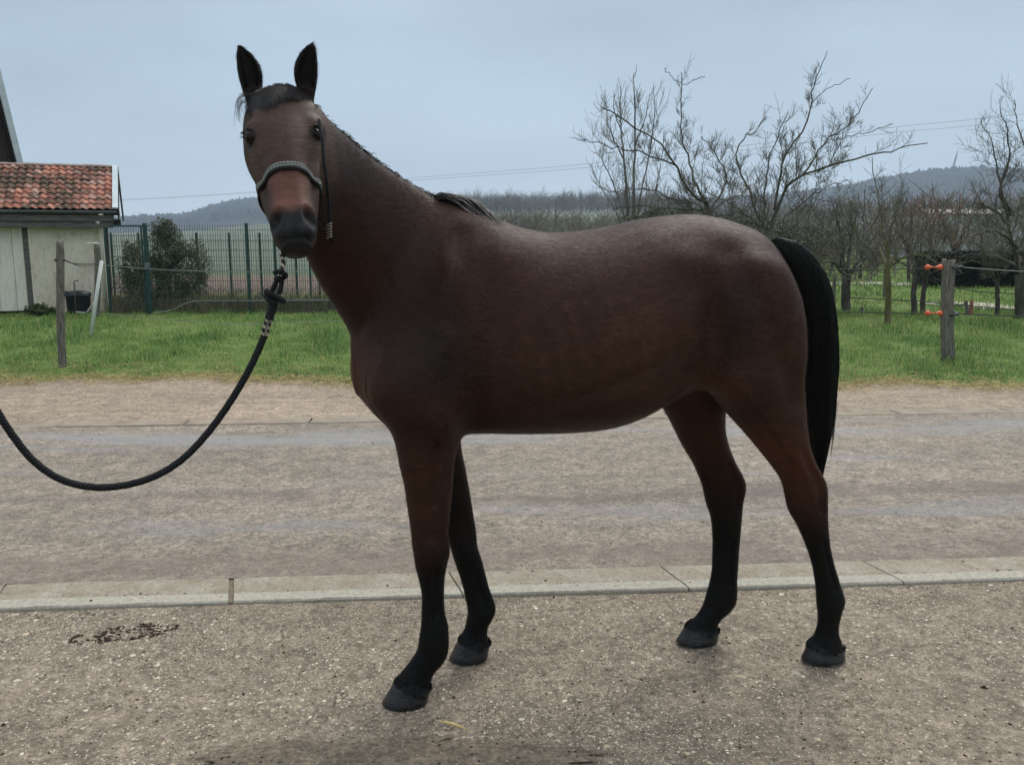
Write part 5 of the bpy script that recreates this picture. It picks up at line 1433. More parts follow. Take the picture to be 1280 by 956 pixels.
wire([ypt(1060, 372, 17.3), ypt(1150, 377, 17.3), ypt(1230, 384, 17.3), ypt(1330, 392, 17.3)], .010, WIRE, "dark sagging wire beyond the right post, just under the tree trunks")
wire([ypt(1195, 360, 18.2), ypt(1230, 365, 18.2), ypt(1270, 367, 18.2), ypt(1340, 368, 18.2)], .010, WIRE, "dark wire crossing in front of the hedge between the small and the big right trees")
wood_post("fence_stake", 1208, 393, 376, 4.2, "short dark stub of a stake standing near the small tree", "stake", seed=12)
wood_post("fence_stake", 1078, 391, 384, 3.5, "tiny dark stub of a stake left of the mossy trunk", "stake", seed=13)
REDP, t_, b_ = new_mat("faded_red", .7); b_.inputs["Base Color"].default_value = (.33, .12, .10, 1)
rb_ = gpt(1213, 393); bm = bmesh.new(); box(bm, (-.03, -.02, 0), (.04, .02, .24), .006); box(bm, (-.02, -.021, .241), (.02, .019, .29), .004)
o = obj_bm("red_marker", bm, REDP); o.location = (rb_[0], rb_[1], 0); tag(o, "small faded red marker beside the dark stake stub", "marker")

# ---- green mesh fence with its gate
GRN, t_, b_ = new_mat("green_paint", .5, .4); n_ = noise(t_, 9, 4, .6, coord(t_)); t_.links.new(rampn(t_, n_, [(.3, (.008, .034, .031)), (.7, (.018, .058, .050))]), b_.inputs["Base Color"])
FY = 17.55
def mesh_panel(px0, px1, pyt, pyb, Y, name, par, step=.05, wr_=.0042, hs=.20, mat=GRN):
    a = ypt(px0, pyb, Y); b = ypt(px1, pyt, Y); ps, rs_ = [], []
    x = a[0]
    while x < b[0]: ps.append(np.array([(x, Y, a[2]), (x, Y, b[2])])); rs_.append(wr_); x += step
    z = a[2]
    while z <= b[2] + .001:
        ps.append(np.array([(a[0], Y - .006, z), (b[0], Y - .006, z)])); rs_.append(wr_ * 1.2); z += hs
    V, F = tubes([p - np.array([par.location[0], par.location[1], 0]) for p in ps], rs_, 3)
    return tag(mesh_np(name, V, F, mat, par), kind="stuff")
def gpost(px, pyb, pyt, wpx, Y, par, name="post"):
    a = ypt(px, pyb, Y); b = ypt(px, pyt, Y); r_ = wpx / FPX * Y / 2
    bm = bmesh.new(); box(bm, (a[0] - r_ - par.location[0], Y - r_ - par.location[1], -.05), (a[0] + r_ - par.location[0], Y + r_ - par.location[1], b[2]), .006); return obj_bm(name, bm, GRN, par)
fo = ypt(300, 385, FY); gf = empty("mesh_fence", (fo[0], FY, 0)); tag(gf, "tall green wire mesh fence panels behind the horse's lead rope", "fence")
for px in (313, 440, 565): gpost(px, 390, 279, 3.6, FY, gf)
mesh_panel(190, 312, 281, 389, FY + .05, "mesh_panel", gf); mesh_panel(314, 439, 281, 389, FY + .05, "mesh_panel", gf); mesh_panel(441, 564, 281, 389, FY + .05, "mesh_panel", gf)
gg = empty("mesh_gate", (ypt(160, 385, FY)[0], FY, 0)); tag(gg, "green wire mesh gate between the shed corner and the thick gate post", "gate")
gpost(188, 391, 279, 4.6, FY, gg, "gate_post"); gpost(183, 388, 283, 1.8, FY - .02, gg, "gate_stile"); gpost(138, 388, 283, 2.6, FY - .02, gg, "gate_stile")
a_, b2_ = ypt(137, 281.5, FY), ypt(184, 283.5, FY); bm = bmesh.new(); box(bm, (a_[0] - gg.location[0], -.04, b2_[2]), (b2_[0] - gg.location[0], 0, a_[2]), .004); obj_bm("gate_rail", bm, GRN, gg)
mesh_panel(139, 181, 284, 384, FY - .015, "mesh_panel", gg)
lk = ypt(184.5, 332, FY - .06); bm = bmesh.new(); box(bm, (-.05, -.03, -.05), (.05, .03, .05), .008); o = obj_bm("lock_box", bm, METAL, gg); o.location = (lk[0] - gg.location[0], -.07, lk[2])
# second, farther line of posts
FY2 = 22.6
g2 = empty("mesh_fence", (ypt(290, 372, FY2)[0], FY2, 0)); tag(g2, "second green mesh fence with thin posts farther back on the field side", "fence")
for px in (144, 178, 250, 290, 328, 346, 372, 389, 400, 450, 500): gpost(px, 371, 291 if px < 340 else 300, 2.3, FY2, g2)
mesh_panel(139, 520, 293, 371, FY2 + .03, "mesh_panel", g2, .05, .0040, .2)
# low board at the foot of the mesh
a_, b2_ = ypt(195, 380, 18.4), ypt(440, 374, 18.4); bm = bmesh.new(); box(bm, (a_[0], 18.38, 0), (b2_[0], 18.48, b2_[2]), .01)
tag(obj_bm("edging_board", bm, speckle_mat("mossy_board", [(.3, (.03, .045, .022)), (.7, (.07, .085, .045))], 5)), "low mossy board lying along the foot of the green mesh fence", "board")

# ---- power line
PW, t_, b_ = new_mat("power_wire", .6); b_.inputs["Base Color"].default_value = (.16, .17, .18, 1)
for dy, lb in ((0, "upper of the two power line wires crossing the sky"), (1, "lower of the two power line wires crossing the sky")):
    P = spline([ypt(-200, 266 + dy * 2, 190), ypt(155, 249.5 + dy * 1, 150), ypt(335, 238.5 + dy * 1.5, 130), ypt(510, 223 + dy * 3, 112), ypt(740, 204.5 + dy * 4.5, 92), ypt(1085, 163 + dy * 6.5, 74), ypt(1220, 149 + dy * 8, 70), ypt(1500, 118 + dy * 10, 64)], 120)
    V, F = tubes([P], [np.interp(np.arange(120), [0, 119], [.017, .010])], 4); tag(mesh_np("power_wire", V, F, PW), lb, "power line")

# ---- wind turbine on the right-hand ridge
TW, t_, b_ = new_mat("turbine_white", .5); b_.inputs["Base Color"].default_value = (.20, .21, .23, 1)
TY = 2250.0; hub = ypt(1190.5, 209.5, TY); base_ = ypt(1190.5, 222, TY)
tur = empty("wind_turbine", (hub[0], TY, base_[2] - 12)); tag(tur, "distant wind turbine on the hill crest at the right", "wind turbine")
hz = hub[2] - (base_[2] - 12)
lathe("tower", [(2.2, 0), (2.0, hz * .5), (1.5, hz)], TW, tur, 10)
bxo("nacelle", (-2.2, -3, hz - 1.6), (2.2, 6, hz + 2.2), TW, tur)
for dx, dyp in ((4.0, -20), (-15.5, 7.5), (10.5, 6.5)):
    L_ = math.hypot(dx, dyp); L3 = 21 / FPX * TY; d = np.array([dx / L_, 0, -dyp / L_]); o3 = np.array([0, -4.0, hz])
    V, F = tube_closed([[o3, o3 + d * L3 * .2, o3 + d * L3 * .6, o3 + d * L3]], [np.array([1.8, 2.6, 2.0, .9])], 6); mesh_np("blade", V, F, TW, tur)

# ---- pale farm building half hidden by the trees on the right
CLAD, t_, b_ = new_mat("pale_cladding", .6, .3); n_ = noise(t_, 1.2, 5, .6, coord(t_, "Object", (3, 3, .6))); t_.links.new(rampn(t_, n_, [(.3, (.30, .31, .33)), (.5, (.42, .44, .46)), (.7, (.52, .54, .56))]), b_.inputs["Base Color"])
fb = ypt(1165, 300, 62); ft_ = ypt(1300, 264, 62); gz = float(terr(np.array(fb[0]), np.array(62.)))
farm = empty("farm_building", (fb[0], 62, gz - .2)); tag(farm, "pale ribbed farm building half hidden behind the orchard trees", "building")
Wf = ft_[0] - fb[0]; Hf = ft_[2] - gz
bxo("wall", (0, 0, 0), (Wf, 8, Hf), CLAD, farm)
for k_ in range(int(Wf / .45)): bxo("rib", (k_ * .45, -.08, .05), (k_ * .45 + .16, -.002, Hf - .02), CLAD, farm)
bm = bmesh.new(); gv = [bm.verts.new(p) for p in ((-.3, -.4, Hf + .01), (Wf + .3, -.4, Hf + .01), (Wf + .3, 4, Hf + .45), (-.3, 4, Hf + .45), (-.3, 8.4, Hf + .01), (Wf + .3, 8.4, Hf + .01))]
bm.faces.new(gv[:4]); bm.faces.new([gv[3], gv[2], gv[5], gv[4]]); bm.faces.new([gv[0], gv[3], gv[4]]); bm.faces.new([gv[1], gv[5], gv[2]]); bm.faces.new([gv[0], gv[4], gv[5], gv[1]])
obj_bm("roof", bm, speckle_mat("farm_roof", [(.3, (.15, .14, .14)), (.7, (.25, .24, .23))], 1.0), farm)

# =================================================================== TREES AND SHRUBS
def bark(name, a, b, c, sc=6):
    m, t, bb = new_mat(name, .9, .15); v = coord(t, "Object", (1, 1, .35)); n = noise(t, sc, 6, .7, v); n2 = noise(t, 1.3, 4, .6, coord(t))
    col = rampn(t, n, [(.3, a), (.52, b), (.75, c)]); col = mixc(t, rampn(t, n2, [(.5, 0), (.65, .6)]), col, (.14, .155, .075)); t.links.new(col, bb.inputs["Base Color"]); bump(t, bb, n, .9, .02); return m
BARK = bark("apple_bark", (.035, .030, .027), (.085, .078, .068), (.17, .165, .15))
BARKM = bark("mossy_bark", (.055, .055, .025), (.13, .12, .055), (.22, .20, .12))
BARKP = bark("poplar_bark", (.06, .055, .05), (.12, .11, .10), (.22, .21, .20))
TWIG, t_, b_ = new_mat("twigs", .85, .2); n_ = noise(t_, 2.5, 4, .6, coord(t_)); t_.links.new(rampn(t_, n_, [(.3, (.060, .052, .046)), (.5, (.120, .112, .088)), (.72, (.22, .215, .155))]), b_.inputs["Base Color"])
TWIGR, t_, b_ = new_mat("reddish_twigs", .85, .2); n_ = noise(t_, 1.5, 4, .6, coord(t_)); t_.links.new(rampn(t_, n_, [(.3, (.15, .10, .08)), (.7, (.32, .22, .18))]), b_.inputs["Base Color"])
TWIGG, t_, b_ = new_mat("grey_twigs", .85, .2); n_ = noise(t_, 1.5, 4, .6, coord(t_)); t_.links.new(rampn(t_, n_, [(.3, (.12, .11, .10)), (.7, (.29, .275, .25))]), b_.inputs["Base Color"])
def unit(v): return v / (np.linalg.norm(v) + 1e-9)
class Tree:
    def __init__(s, seed): s.r = np.random.default_rng(seed); s.limb = []; s.lr = []; s.tw = []; s.tr = []
    def add(s, P, R_, cut=.012):
        (s.limb if R_[0] > cut else s.tw).append(P); (s.lr if R_[0] > cut else s.tr).append(R_)
    def grow(s, p, d, L, r0, lev, P_):
        """gnarled shoot with side shoots"""
        r = s.r; n = 6 if lev > 1 else 4; pts = [p]; d = unit(d)
        for i in range(n):
            d = unit(d + r.normal(0, P_['gn'], 3) + np.array([0, 0, P_['up'] * (1 if lev < 3 else .3)])); pts.append(pts[-1] + d * L / n)
        pts = np.array(pts); R_ = np.linspace(r0, max(r0 * .45, P_['rmin']), n + 1); s.add(pts, R_, P_.get('cut', .012))
        if lev <= 0: return
        k = r.poisson(P_['k'] * (1.0 if lev > 1 else 1.25)) + 1
        for j in range(k):
            f = r.uniform(.15, 1.0); q = f * n; i = min(int(q), n - 1); pt = pts[i] + (pts[i + 1] - pts[i]) * (q - i)
            t = unit(pts[i + 1] - pts[i]); a = r.normal(size=3); a -= t * (a @ t); a = unit(a)
            ang = r.uniform(.45, 1.15)
            s.grow(pt, t * math.cos(ang) + a * math.sin(ang) + np.array([0, 0, P_['up'] * .8]), L * r.uniform(.38, .72), max(r0 * (.62 - .2 * f), P_['rmin']), lev - 1, P_)
    def limbs(s, pts, r0, r1, P_, lev=2, dens=3.0, Ls=.5, m=18, start=.1):
        """hand placed limb with grown side shoots"""
        Q = spline(pts, m); Q[1:-1] += s.r.normal(0, .004 if dens == 0 else .014, (m - 2, 3)); R_ = r1 + (r0 * P_.get('th', 1) - r1) * (1 - np.linspace(0, 1, m)) ** 1.25; s.add(Q, R_, .0)
        tot = np.linalg.norm(np.diff(Q, axis=0), axis=1).sum(); k = int(tot * dens)
        for j in range(k):
            f = s.r.uniform(start, 1); i = min(int(f * (m - 1)), m - 2); t = unit(Q[i + 1] - Q[i]); a = s.r.normal(size=3); a[1] *= .8; a -= t * (a @ t); a = unit(a); ang = s.r.uniform(.4, 1.1)
            s.grow(Q[i], t * math.cos(ang) + a * math.sin(ang) + np.array([0, 0, P_['up']]), Ls * s.r.uniform(.4, 1.3) * (1.15 - .5 * f), max(min(R_[i] * .40, .009), P_['rmin'] * 1.3), (lev - 1) if f < .72 else max(lev - 2, 0), P_)
    def build(s, name, loc, label, mats=(BARK, TWIG), group=None, kind=None, cat="tree"):
        root = empty(name, loc); tag(root, label, cat, group); o = np.array(loc)
        V, F = tubes([p - o for p in s.limb], s.lr, 7); mesh_np("trunk", V, F, mats[0], root)
        V, F = tubes([p - o for p in s.tw], s.tr, 3); tag(mesh_np("crown", V, F, mats[1], root, smooth=False), kind="stuff")
        print(name, label[:30], len(s.limb), len(s.tw)); return root
AP = dict(gn=.17, up=.10, k=3.9, rmin=.0025, cut=.011, th=.8)
# --- big sprawling orchard tree behind the croup: left half
Y1 = 14.0
def L_(pts, Y, dY=None):
    n = len(pts); return [ypt(x, y, Y + (dY[i] if dY else 0)) for i, (x, y) in enumerate(pts)]
T = Tree(101); b0 = gpt(900, 412); P1 = dict(AP, rmin=.0022, th=.40, gn=.085, k=3.9, up=.13)
T.limbs([b0, ypt(898, 360, Y1), ypt(892, 300, Y1), ypt(886, 262, Y1)], .20, .055, P1, 1, 0, .3)
T.limbs(L_([(888, 268), (881, 252), (869.5, 247), (853.5, 226.5), (846.5, 208), (830, 185), (798, 162), (766, 141), (752, 134)], Y1, [0, 0, -.1, -.2, -.3, -.5, -.8, -1.1, -1.3]), .06, .008, P1, 3, 7.2075, .42)
T.limbs(L_([(846.5, 208), (812, 195), (777.5, 185), (747.6, 179), (729, 175)], Y1 - .3, [0, .1, .2, .3, .4]), .034, .006, P1, 3, 7.2075, .40)
T.limbs(L_([(884, 262), (869.6, 229), (860, 196.5), (852, 166.6), (852, 127.5), (852, 90.7)], Y1, [0, .1, .2, .3, .3, .3]), .055, .006, P1, 3, 7.2075, .34)
T.limbs(L_([(852, 106), (841, 97), (830, 86)], Y1 + .3), .012, .005, P1, 1, 4, .15); T.limbs(L_([(852, 107), (866, 101), (881, 95)], Y1 + .3), .012, .005, P1, 1, 5, .16)
T.limbs(L_([(886, 268), (902, 240), (908.7, 219.6), (892.6, 189.6), (876.5, 171)], Y1, [0, .3, .6, .9, 1.2]), .045, .008, P1, 3, 7.92825, .42)
T.limbs(L_([(850, 255), (820, 240), (790, 236), (770, 240)], Y1 + .5), .03, .006, P1, 3, 8.649, .45)
T.limbs(L_([(884, 262), (850, 262), (800, 258), (765, 262)], Y1 + .9), .03, .006, P1, 3, 10.0905, .45)
for pts in ([(884, 270), (870, 255), (848, 250), (822, 252)], [(886, 268), (900, 255), (920, 246), (935, 235)], [(884, 268), (866, 270), (840, 275), (812, 278)], [(888, 270), (910, 268), (935, 262), (950, 250)]):
    T.limbs(L_(pts, Y1 + .6), .03, .006, P1, 3, 9.61, .42)
T.build("orchard_tree", tuple(b0), "bare sprawling fruit tree above the horse's croup, its left limbs reaching far over the back")
# right half
T = Tree(102); Y2 = 13.4; b0 = gpt(962, 416)
T.limbs([b0, ypt(962, 370, Y2), ypt(965, 320, Y2), ypt(962, 285, Y2)], .22, .06, P1, 1, 0, .3)
T.limbs(L_([(962, 290), (980, 242), (1001, 221), (1042.8, 206.4), (1093, 194), (1126.4, 185.5), (1160, 179)], Y2, [0, 0, -.1, -.3, -.6, -.8, -1.0]), .065, .006, P1, 3, 7.92825, .40)
T.limbs(L_([(968, 262), (974, 225), (980, 194), (1005, 160.4), (1013.5, 129), (1017.7, 106), (1026, 83), (1034, 64)], Y2, [0, .2, .4, .6, .7, .7, .8, .8]), .055, .005, P1, 3, 7.2075, .36)
T.limbs(L_([(1001, 221), (1032, 177), (1053, 162.5), (1076, 135), (1091, 110)], Y2 - .1, [0, -.1, -.2, -.3, -.4]), .035, .005, P1, 3, 7.92825, .34)
T.limbs(L_([(1013.5, 129), (1032, 114), (1062.6, 98.7)], Y2 + .7), .014, .005, P1, 1, 5, .22)
T.limbs(L_([(1032, 177), (1066, 170), (1116, 155)], Y2 - .1), .018, .005, P1, 3, 7.2075, .28)
T.limbs(L_([(956, 285), (945.5, 265.6), (934, 231), (920, 199), (932, 172), (941, 166.6), (959, 146)], Y2, [0, 0, .1, .3, .4, .4, .5]), .05, .006, P1, 3, 7.92825, .40)
T.limbs(L_([(958, 275), (955, 235), (962, 200), (975, 165), (985, 140)], Y2 + .6), .04, .006, P1, 3, 7.92825, .40)
T.limbs(L_([(970, 280), (1000, 255), (1030, 235), (1060, 225)], Y2 - .6), .035, .006, P1, 3, 8.649, .42)
T.limbs(L_([(950, 285), (925, 262), (905, 250), (880, 240)], Y2 - .4), .03, .006, P1, 3, 8.649, .42)
T.build("orchard_tree", tuple(b0), "bare sprawling fruit tree above the horse's tail, one thin limb reaching highest into the sky")
# --- dark umbrella tree with the thick trunk right of the tail
def orchard(seed, px, pyb, wpx, forks, pars, label, mats=(BARK, TWIG), name="orchard_tree", trunk_pts=None, lev=3, dens=6, Ls=.55, group=None):
    T = Tree(seed); b0 = gpt(px, pyb); Y = b0[1]; r0 = wpx / FPX * Y / 2
    top = trunk_pts or [(px, pyb - 45)]
    T.limbs([b0 - [0, 0, .05]] + [ypt(x, y, Y) for x, y in top], r0 * 1.15, r0 * .8, pars, 1, 0, .3, m=10)
    for pts in forks:
        n = len(pts); T.limbs([ypt(p[0], p[1], Y + (p[2] if len(p) > 2 else T.r.uniform(-.7, .7) * i / n)) for i, p in enumerate(pts)], r0 * .36, .006, pars, lev, dens, Ls)
    return T.build(name, tuple(b0), label, mats)
AD = dict(AP, gn=.30, up=.04, k=3.6, rmin=.0038, th=.8)
orchard(201, 1058, 390, 13, [[(1058, 345), (1035, 322), (1010, 310), (985, 318)], [(1058, 345), (1045, 310), (1030, 285), (1015, 262)], [(1058, 345), (1080, 322), (1100, 312), (1118, 318)], [(1058, 345), (1062, 310), (1068, 280), (1075, 255)],
        [(1058, 345), (1038, 328, -1.2), (1010, 330, -2.0), (985, 340, -2.4)], [(1058, 345), (1080, 325, 1.2), (1100, 300, 1.8), (1110, 280, 2)], [(1058, 348), (1040, 325, 1), (1025, 300, 1.6), (1000, 285, 2)], [(1058, 345), (1052, 300), (1045, 270), (1050, 245)]], AD,
        "low broad fruit tree with a thick dark trunk just right of the tail", trunk_pts=[(1057, 365), (1059, 344)], dens=5.5, Ls=.66)
orchard(202, 1109, 404, 9, [[(1109, 338), (1106, 300), (1100, 262), (1094, 225), (1090, 196)], [(1109, 338), (1125, 310), (1140, 290), (1152, 262)], [(1109, 338), (1090, 315), (1075, 298), (1062, 275)], [(1109, 338), (1112, 300), (1120, 265), (1128, 232)],
        [(1108, 330), (1095, 300, .8), (1080, 270, 1.2), (1072, 240, 1.4)], [(1109, 336), (1130, 322, -.6), (1150, 318, -1), (1168, 325, -1.2)]], AP,
        "slender fruit tree with a straight moss-yellow trunk standing nearest in the meadow", (BARKM, TWIG), trunk_pts=[(1110, 372), (1109, 337)], dens=5, Ls=.56)
orchard(203, 1143, 393, 8, [[(1143, 345), (1138, 318), (1128, 292), (1120, 262)], [(1143, 345), (1150, 315), (1155, 285), (1160, 258)], [(1143, 345), (1128, 330), (1112, 322), (1098, 325)]], AD, "dark leaning fruit tree of a close pair left of the orange insulators", trunk_pts=[(1142, 370), (1144, 344)], dens=5)
orchard(204, 1153, 391, 7, [[(1158, 345), (1168, 322), (1180, 300), (1190, 280)], [(1158, 345), (1160, 315), (1168, 285), (1172, 255)], [(1158, 345), (1172, 338), (1190, 335), (1205, 342)]], AD, "lighter leaning fruit tree of a close pair, its trunk tilted to the right", trunk_pts=[(1154, 368), (1158, 344)], dens=5)
orchard(205, 1247, 393, 6.5, [[(1247, 352), (1238, 335), (1230, 318), (1226, 302)], [(1247, 352), (1247, 330), (1244, 312), (1246, 296)], [(1247, 352), (1258, 336), (1264, 320), (1270, 304)], [(1247, 354), (1236, 345), (1222, 338)]], dict(AP, rmin=.0045), "small young tree with forked trunk in front of the dark hedge", trunk_pts=[(1247, 372), (1246, 352)], dens=7, Ls=.36)
orchard(206, 1276, 398, 16, [[(1276, 345), (1266, 300), (1256, 260), (1248, 215), (1240, 180), (1226, 150)], [(1276, 345), (1285, 290), (1288, 240), (1282, 190), (1270, 150), (1268, 125)], [(1270, 335), (1250, 322), (1225, 318), (1195, 322), (1170, 330)], [(1276, 340), (1300, 300), (1320, 260), (1330, 210)],
        [(1262, 282), (1240, 262), (1222, 255), (1200, 262)], [(1264, 270), (1252, 235), (1262, 200), (1258, 165), (1250, 132)], [(1272, 310, -.8), (1250, 290, -1.4), (1228, 290, -2), (1210, 300, -2.2)], [(1276, 330), (1262, 300, 1), (1240, 285, 2), (1220, 280, 2.4)]], AP,
        "large bare tree with a thick dark trunk at the right edge", trunk_pts=[(1276, 370), (1275, 343)], dens=5, Ls=.62)
wood_post("tree_stake", 1043, 391, 345, 4.5, "thin grey stake close behind the tail, left of the thick trunk", "stake", seed=15)
wood_post("tree_stake", 1106, 372, 338, 4.0, "pale square stake half hidden by the slender mossy tree", "stake", seed=16)
# --- tall multi-stemmed poplar, farther back
T = Tree(301); YP = 44.0; PP = dict(gn=.09, up=.20, k=4.4, rmin=.008, cut=.03); b0 = gpt(790, 336)
b0 = np.array([ypt(790, 300, YP)[0], YP, 0.0])
for pts, r0 in (([(786, 300), (784, 250), (779, 190), (775, 140), (776, 108)], .085), ([(791, 300), (792, 240), (794, 170), (793, 120), (792, 92)], .09), ([(793, 300), (800, 250), (812, 190), (818, 140), (817, 108)], .05), ([(788, 300), (770, 240), (752, 200), (742, 190)], .045),
                ([(794, 180), (806, 150), (812, 118)], .04), ([(780, 200), (762, 160), (757, 122)], .04), ([(779, 170), (768, 140), (768, 118)], .035), ([(786, 300), (768, 262), (748, 228), (738, 205)], .04), ([(792, 300), (812, 260), (826, 205), (830, 165)], .04), ([(792, 300), (804, 280), (808, 240), (808, 210)], .05), ([(798, 300), (816, 275), (820, 240), (822, 222)], .04)):
    T.limbs([ypt(x, y, YP + T.r.uniform(-1.2, 1.2) * (i > 0)) for i, (x, y) in enumerate(pts)], r0, .014, PP, 2, 2.6, 1.25)
T.limbs([b0, ypt(790, 300, YP)], .30, .16, PP, 1, 0, .3, m=6)
T.build("poplar_tree", tuple(b0), "tall bare multi-stemmed tree standing far behind the horse's back", (BARKP, TWIGG))
# --- bare trees and scrub of the middle distance
GS = dict(gn=.24, up=.10, k=2.6, rmin=.011, cut=.035)
def far_tree(seed, px, pyt, Y, label, mats, spread=1.0, group=None, nl=6):
    T = Tree(seed); g = ypt(px, 300, Y); gz = float(terr(np.array(g[0]), np.array(Y))); b0 = np.array([g[0], Y, gz]); top = ypt(px, pyt, Y)[2]; H = top - gz
    p1 = b0 + [T.r.normal(0, .1), 0, H * .25]; T.limbs([b0, p1], H * .022, H * .016, GS, 1, 0, .3, m=5)
    for k_ in range(nl):
        a = 6.283 * k_ / nl + T.r.uniform(-.4, .4); e = T.r.uniform(.35, 1.0)
        T.limbs([p1, p1 + np.array([math.cos(a) * H * .12 * spread * e, math.sin(a) * H * .12 * e, H * .25]), p1 + np.array([math.cos(a) * H * .30 * spread * e, math.sin(a) * H * .25 * e, H * (.50)]), p1 + np.array([math.cos(a) * H * .36 * spread * e, math.sin(a) * H * .3 * e, H * T.r.uniform(.62, .76)])], H * .010, .012, GS, 2, 1.6 * 6 / H * 1.6, H * .22)
    T.build("bare_tree", tuple(b0), label, mats, group)
for sd, px, pyt, Y, mt, sp, gp_, lb in (
        (401, 1140, 244, 30, TWIGR, 1.3, 1, "reddish-brown bare tree left of the farm building, behind the close pair of trunks"), (402, 1166, 236, 34, TWIGR, 1.2, 1, "reddish-brown bare tree just left of the wind turbine, before the farm building"),
        (403, 1192, 242, 33, TWIGR, 1.0, 1, "reddish-brown bare tree standing in front of the pale farm building"), (415, 1112, 248, 36, TWIGR, 1.3, 1, "reddish-brown bare tree directly behind the slender mossy tree"),
        (405, 1078, 240, 33, TWIGG, 1.3, 0, "grey bare tree in the gap between the thick-trunked and the slender mossy tree"), (406, 1040, 250, 38, TWIGG, 1.4, 0, "grey bare tree behind the low broad tree with the thick trunk"), (407, 1000, 256, 36, TWIGG, 1.5, 0, "grey bare tree above the root of the horse's tail"),
        (409, 925, 256, 34, TWIGG, 1.5, 0, "grey bare tree between the two sprawling trees above the croup"), (411, 830, 254, 33, TWIG, 1.5, 2, "bare tree with darker olive twigs right of the tall multi-stemmed tree"),
        (413, 1252, 246, 40, TWIGG, 1.2, 0, "grey bare tree behind the large tree at the right edge"), (414, 1300, 240, 38, TWIGG, 1.3, 0, "grey bare tree cut off by the right edge of the picture")):
    far_tree(sd, px, pyt, float(Y), lb, (BARK, mt), sp, ("grey bare trees in the thicket beyond the orchard", "reddish-brown bare trees beyond the orchard", None)[gp_])
# shared low-poly bare bush / tree for woods that read as one mass
def mini(seed, H, spread, k=26):
    r = np.random.default_rng(seed); ps, rs_ = [], []
    ps.append(np.array([(0, 0, 0), (0, 0, H * .5), (r.normal(0, .05) * H, 0, H)])); rs_.append([H * .018, H * .012, H * .004])
    for i in range(k):
        z = H * r.uniform(.12, .9); a = r.uniform(0, 6.28); l = H * r.uniform(.18, .42) * spread
        p0 = np.array([0, 0, z]); p1 = p0 + np.array([math.cos(a) * l * .55, math.sin(a) * l * .55, l * r.uniform(.35, .9)]); p2 = p1 + np.array([math.cos(a + r.normal(0, .5)) * l * .4, math.sin(a) * l * .4, l * r.uniform(.2, .7)])
        ps.append(np.array([p0, p1, p2])); rs_.append([H * .007, H * .005, H * .002])
        for q in range(2):
            s_ = p0 + (p1 - p0) * r.uniform(.4, 1.2); ps.append(np.array([s_, s_ + r.normal(0, .10, 3) * H * spread + [0, 0, H * .08]])); rs_.append([H * .004, H * .002])
    return tubes(ps, rs_, 3)
minis = [mini(s_, 1.0, 1.0) for s_ in range(6)]
def wood(name, pts, mat, kind="stuff"):
    VS, FS, base = [], [], 0
    for (x, y, z, H, sp) in pts:
        V, F = minis[rg.integers(0, 6)]; a = rg.uniform(0, 6.28); c_, s_ = math.cos(a), math.sin(a)
        W = V * [H * sp, H * sp, H]; W = np.stack([W[:, 0] * c_ - W[:, 1] * s_ + x, W[:, 0] * s_ + W[:, 1] * c_ + y, W[:, 2] + z], -1); VS.append(W); FS.append(F + base); base += len(W)
    return tag(mesh_np(name, np.concatenate(VS), np.concatenate(FS), mat, smooth=False), kind=kind)
def scat(n, px0, px1, y0, y1, h0, h1, sp=1.0):
    o = []
    for i in range(n):
        Y = rg.uniform(y0, y1); X = ypt(rg.uniform(px0, px1), 297, Y)[0]; o.append((X, Y, float(terr(np.array(X), np.array(Y))) - .1, rg.uniform(h0, h1), sp * rg.uniform(.8, 1.3)))
    return o
FARW, t_, b_ = new_mat("far_wood_twigs", .9, .1); n_ = noise(t_, .08, 4, .6, coord(t_)); t_.links.new(rampn(t_, n_, [(.3, (.10, .095, .085)), (.7, (.24, .225, .18))]), b_.inputs["Base Color"])
# scrub seen over the back, nearer bushes under the trees
wood("scrub", scat(230, 600, 860, 95, 150, 2.2, 4.2, 1.3) + scat(120, 700, 860, 60, 90, 1.6, 2.8, 1.4), FARW)
wood("thicket", scat(80, 760, 1330, 31, 55, 1.2, 2.1, 1.3), TWIGG)
wood("far_scrub", scat(110, 860, 1330, 90, 160, 3.5, 5.5, 1.4), FARW)
# row of bare trees along the near crest, woods on the slope
rows_t = []
for i in range(300):
    px = rg.uniform(560, 880); Y = rg.uniform(700, 745); X = ypt(px, 297, Y)[0]; rows_t.append((X, Y, float(terr(np.array(X), np.array(Y))) - .5, rg.uniform(9, 16), .55))
wood("ridge_wood", rows_t, FARW)
wood("hillside_wood", scat(420, 560, 900, 560, 700, 7, 11, 1.2) + scat(120, 130, 345, 1350, 1500, 10, 16, 1.2), FARW)
# dry weeds at the foot of the green fence
ps, rs_, tn = [], [], []
for i in range(4200):
    Y = rg.uniform(17.6, 19.6); X = ypt(rg.uniform(140, 470), 385, Y)[0]; h = rg.uniform(.12, .55) * (1 if rg.random() < .3 else .55)
    ps.append(np.array([(X, Y, -.02), (X + rg.normal(0, .05), Y, h * .6), (X + rg.normal(0, .14), Y + rg.normal(0, .05), h)])); rs_.append([.005, .004, .002]); g_ = rg.uniform(.6, 1.2); cc = ((.26, .21, .14), (.08, .11, .05), (.16, .12, .09))[rg.integers(0, 3)]; tn.append(np.tile([cc[0] * g_, cc[1] * g_, cc[2] * g_, 1], (9, 1)))
V, F = tubes(ps, rs_, 3); tag(mesh_np("dry_weeds", V, F, TINT, smooth=False, attr={"tint": np.concatenate(tn)}), kind="stuff")
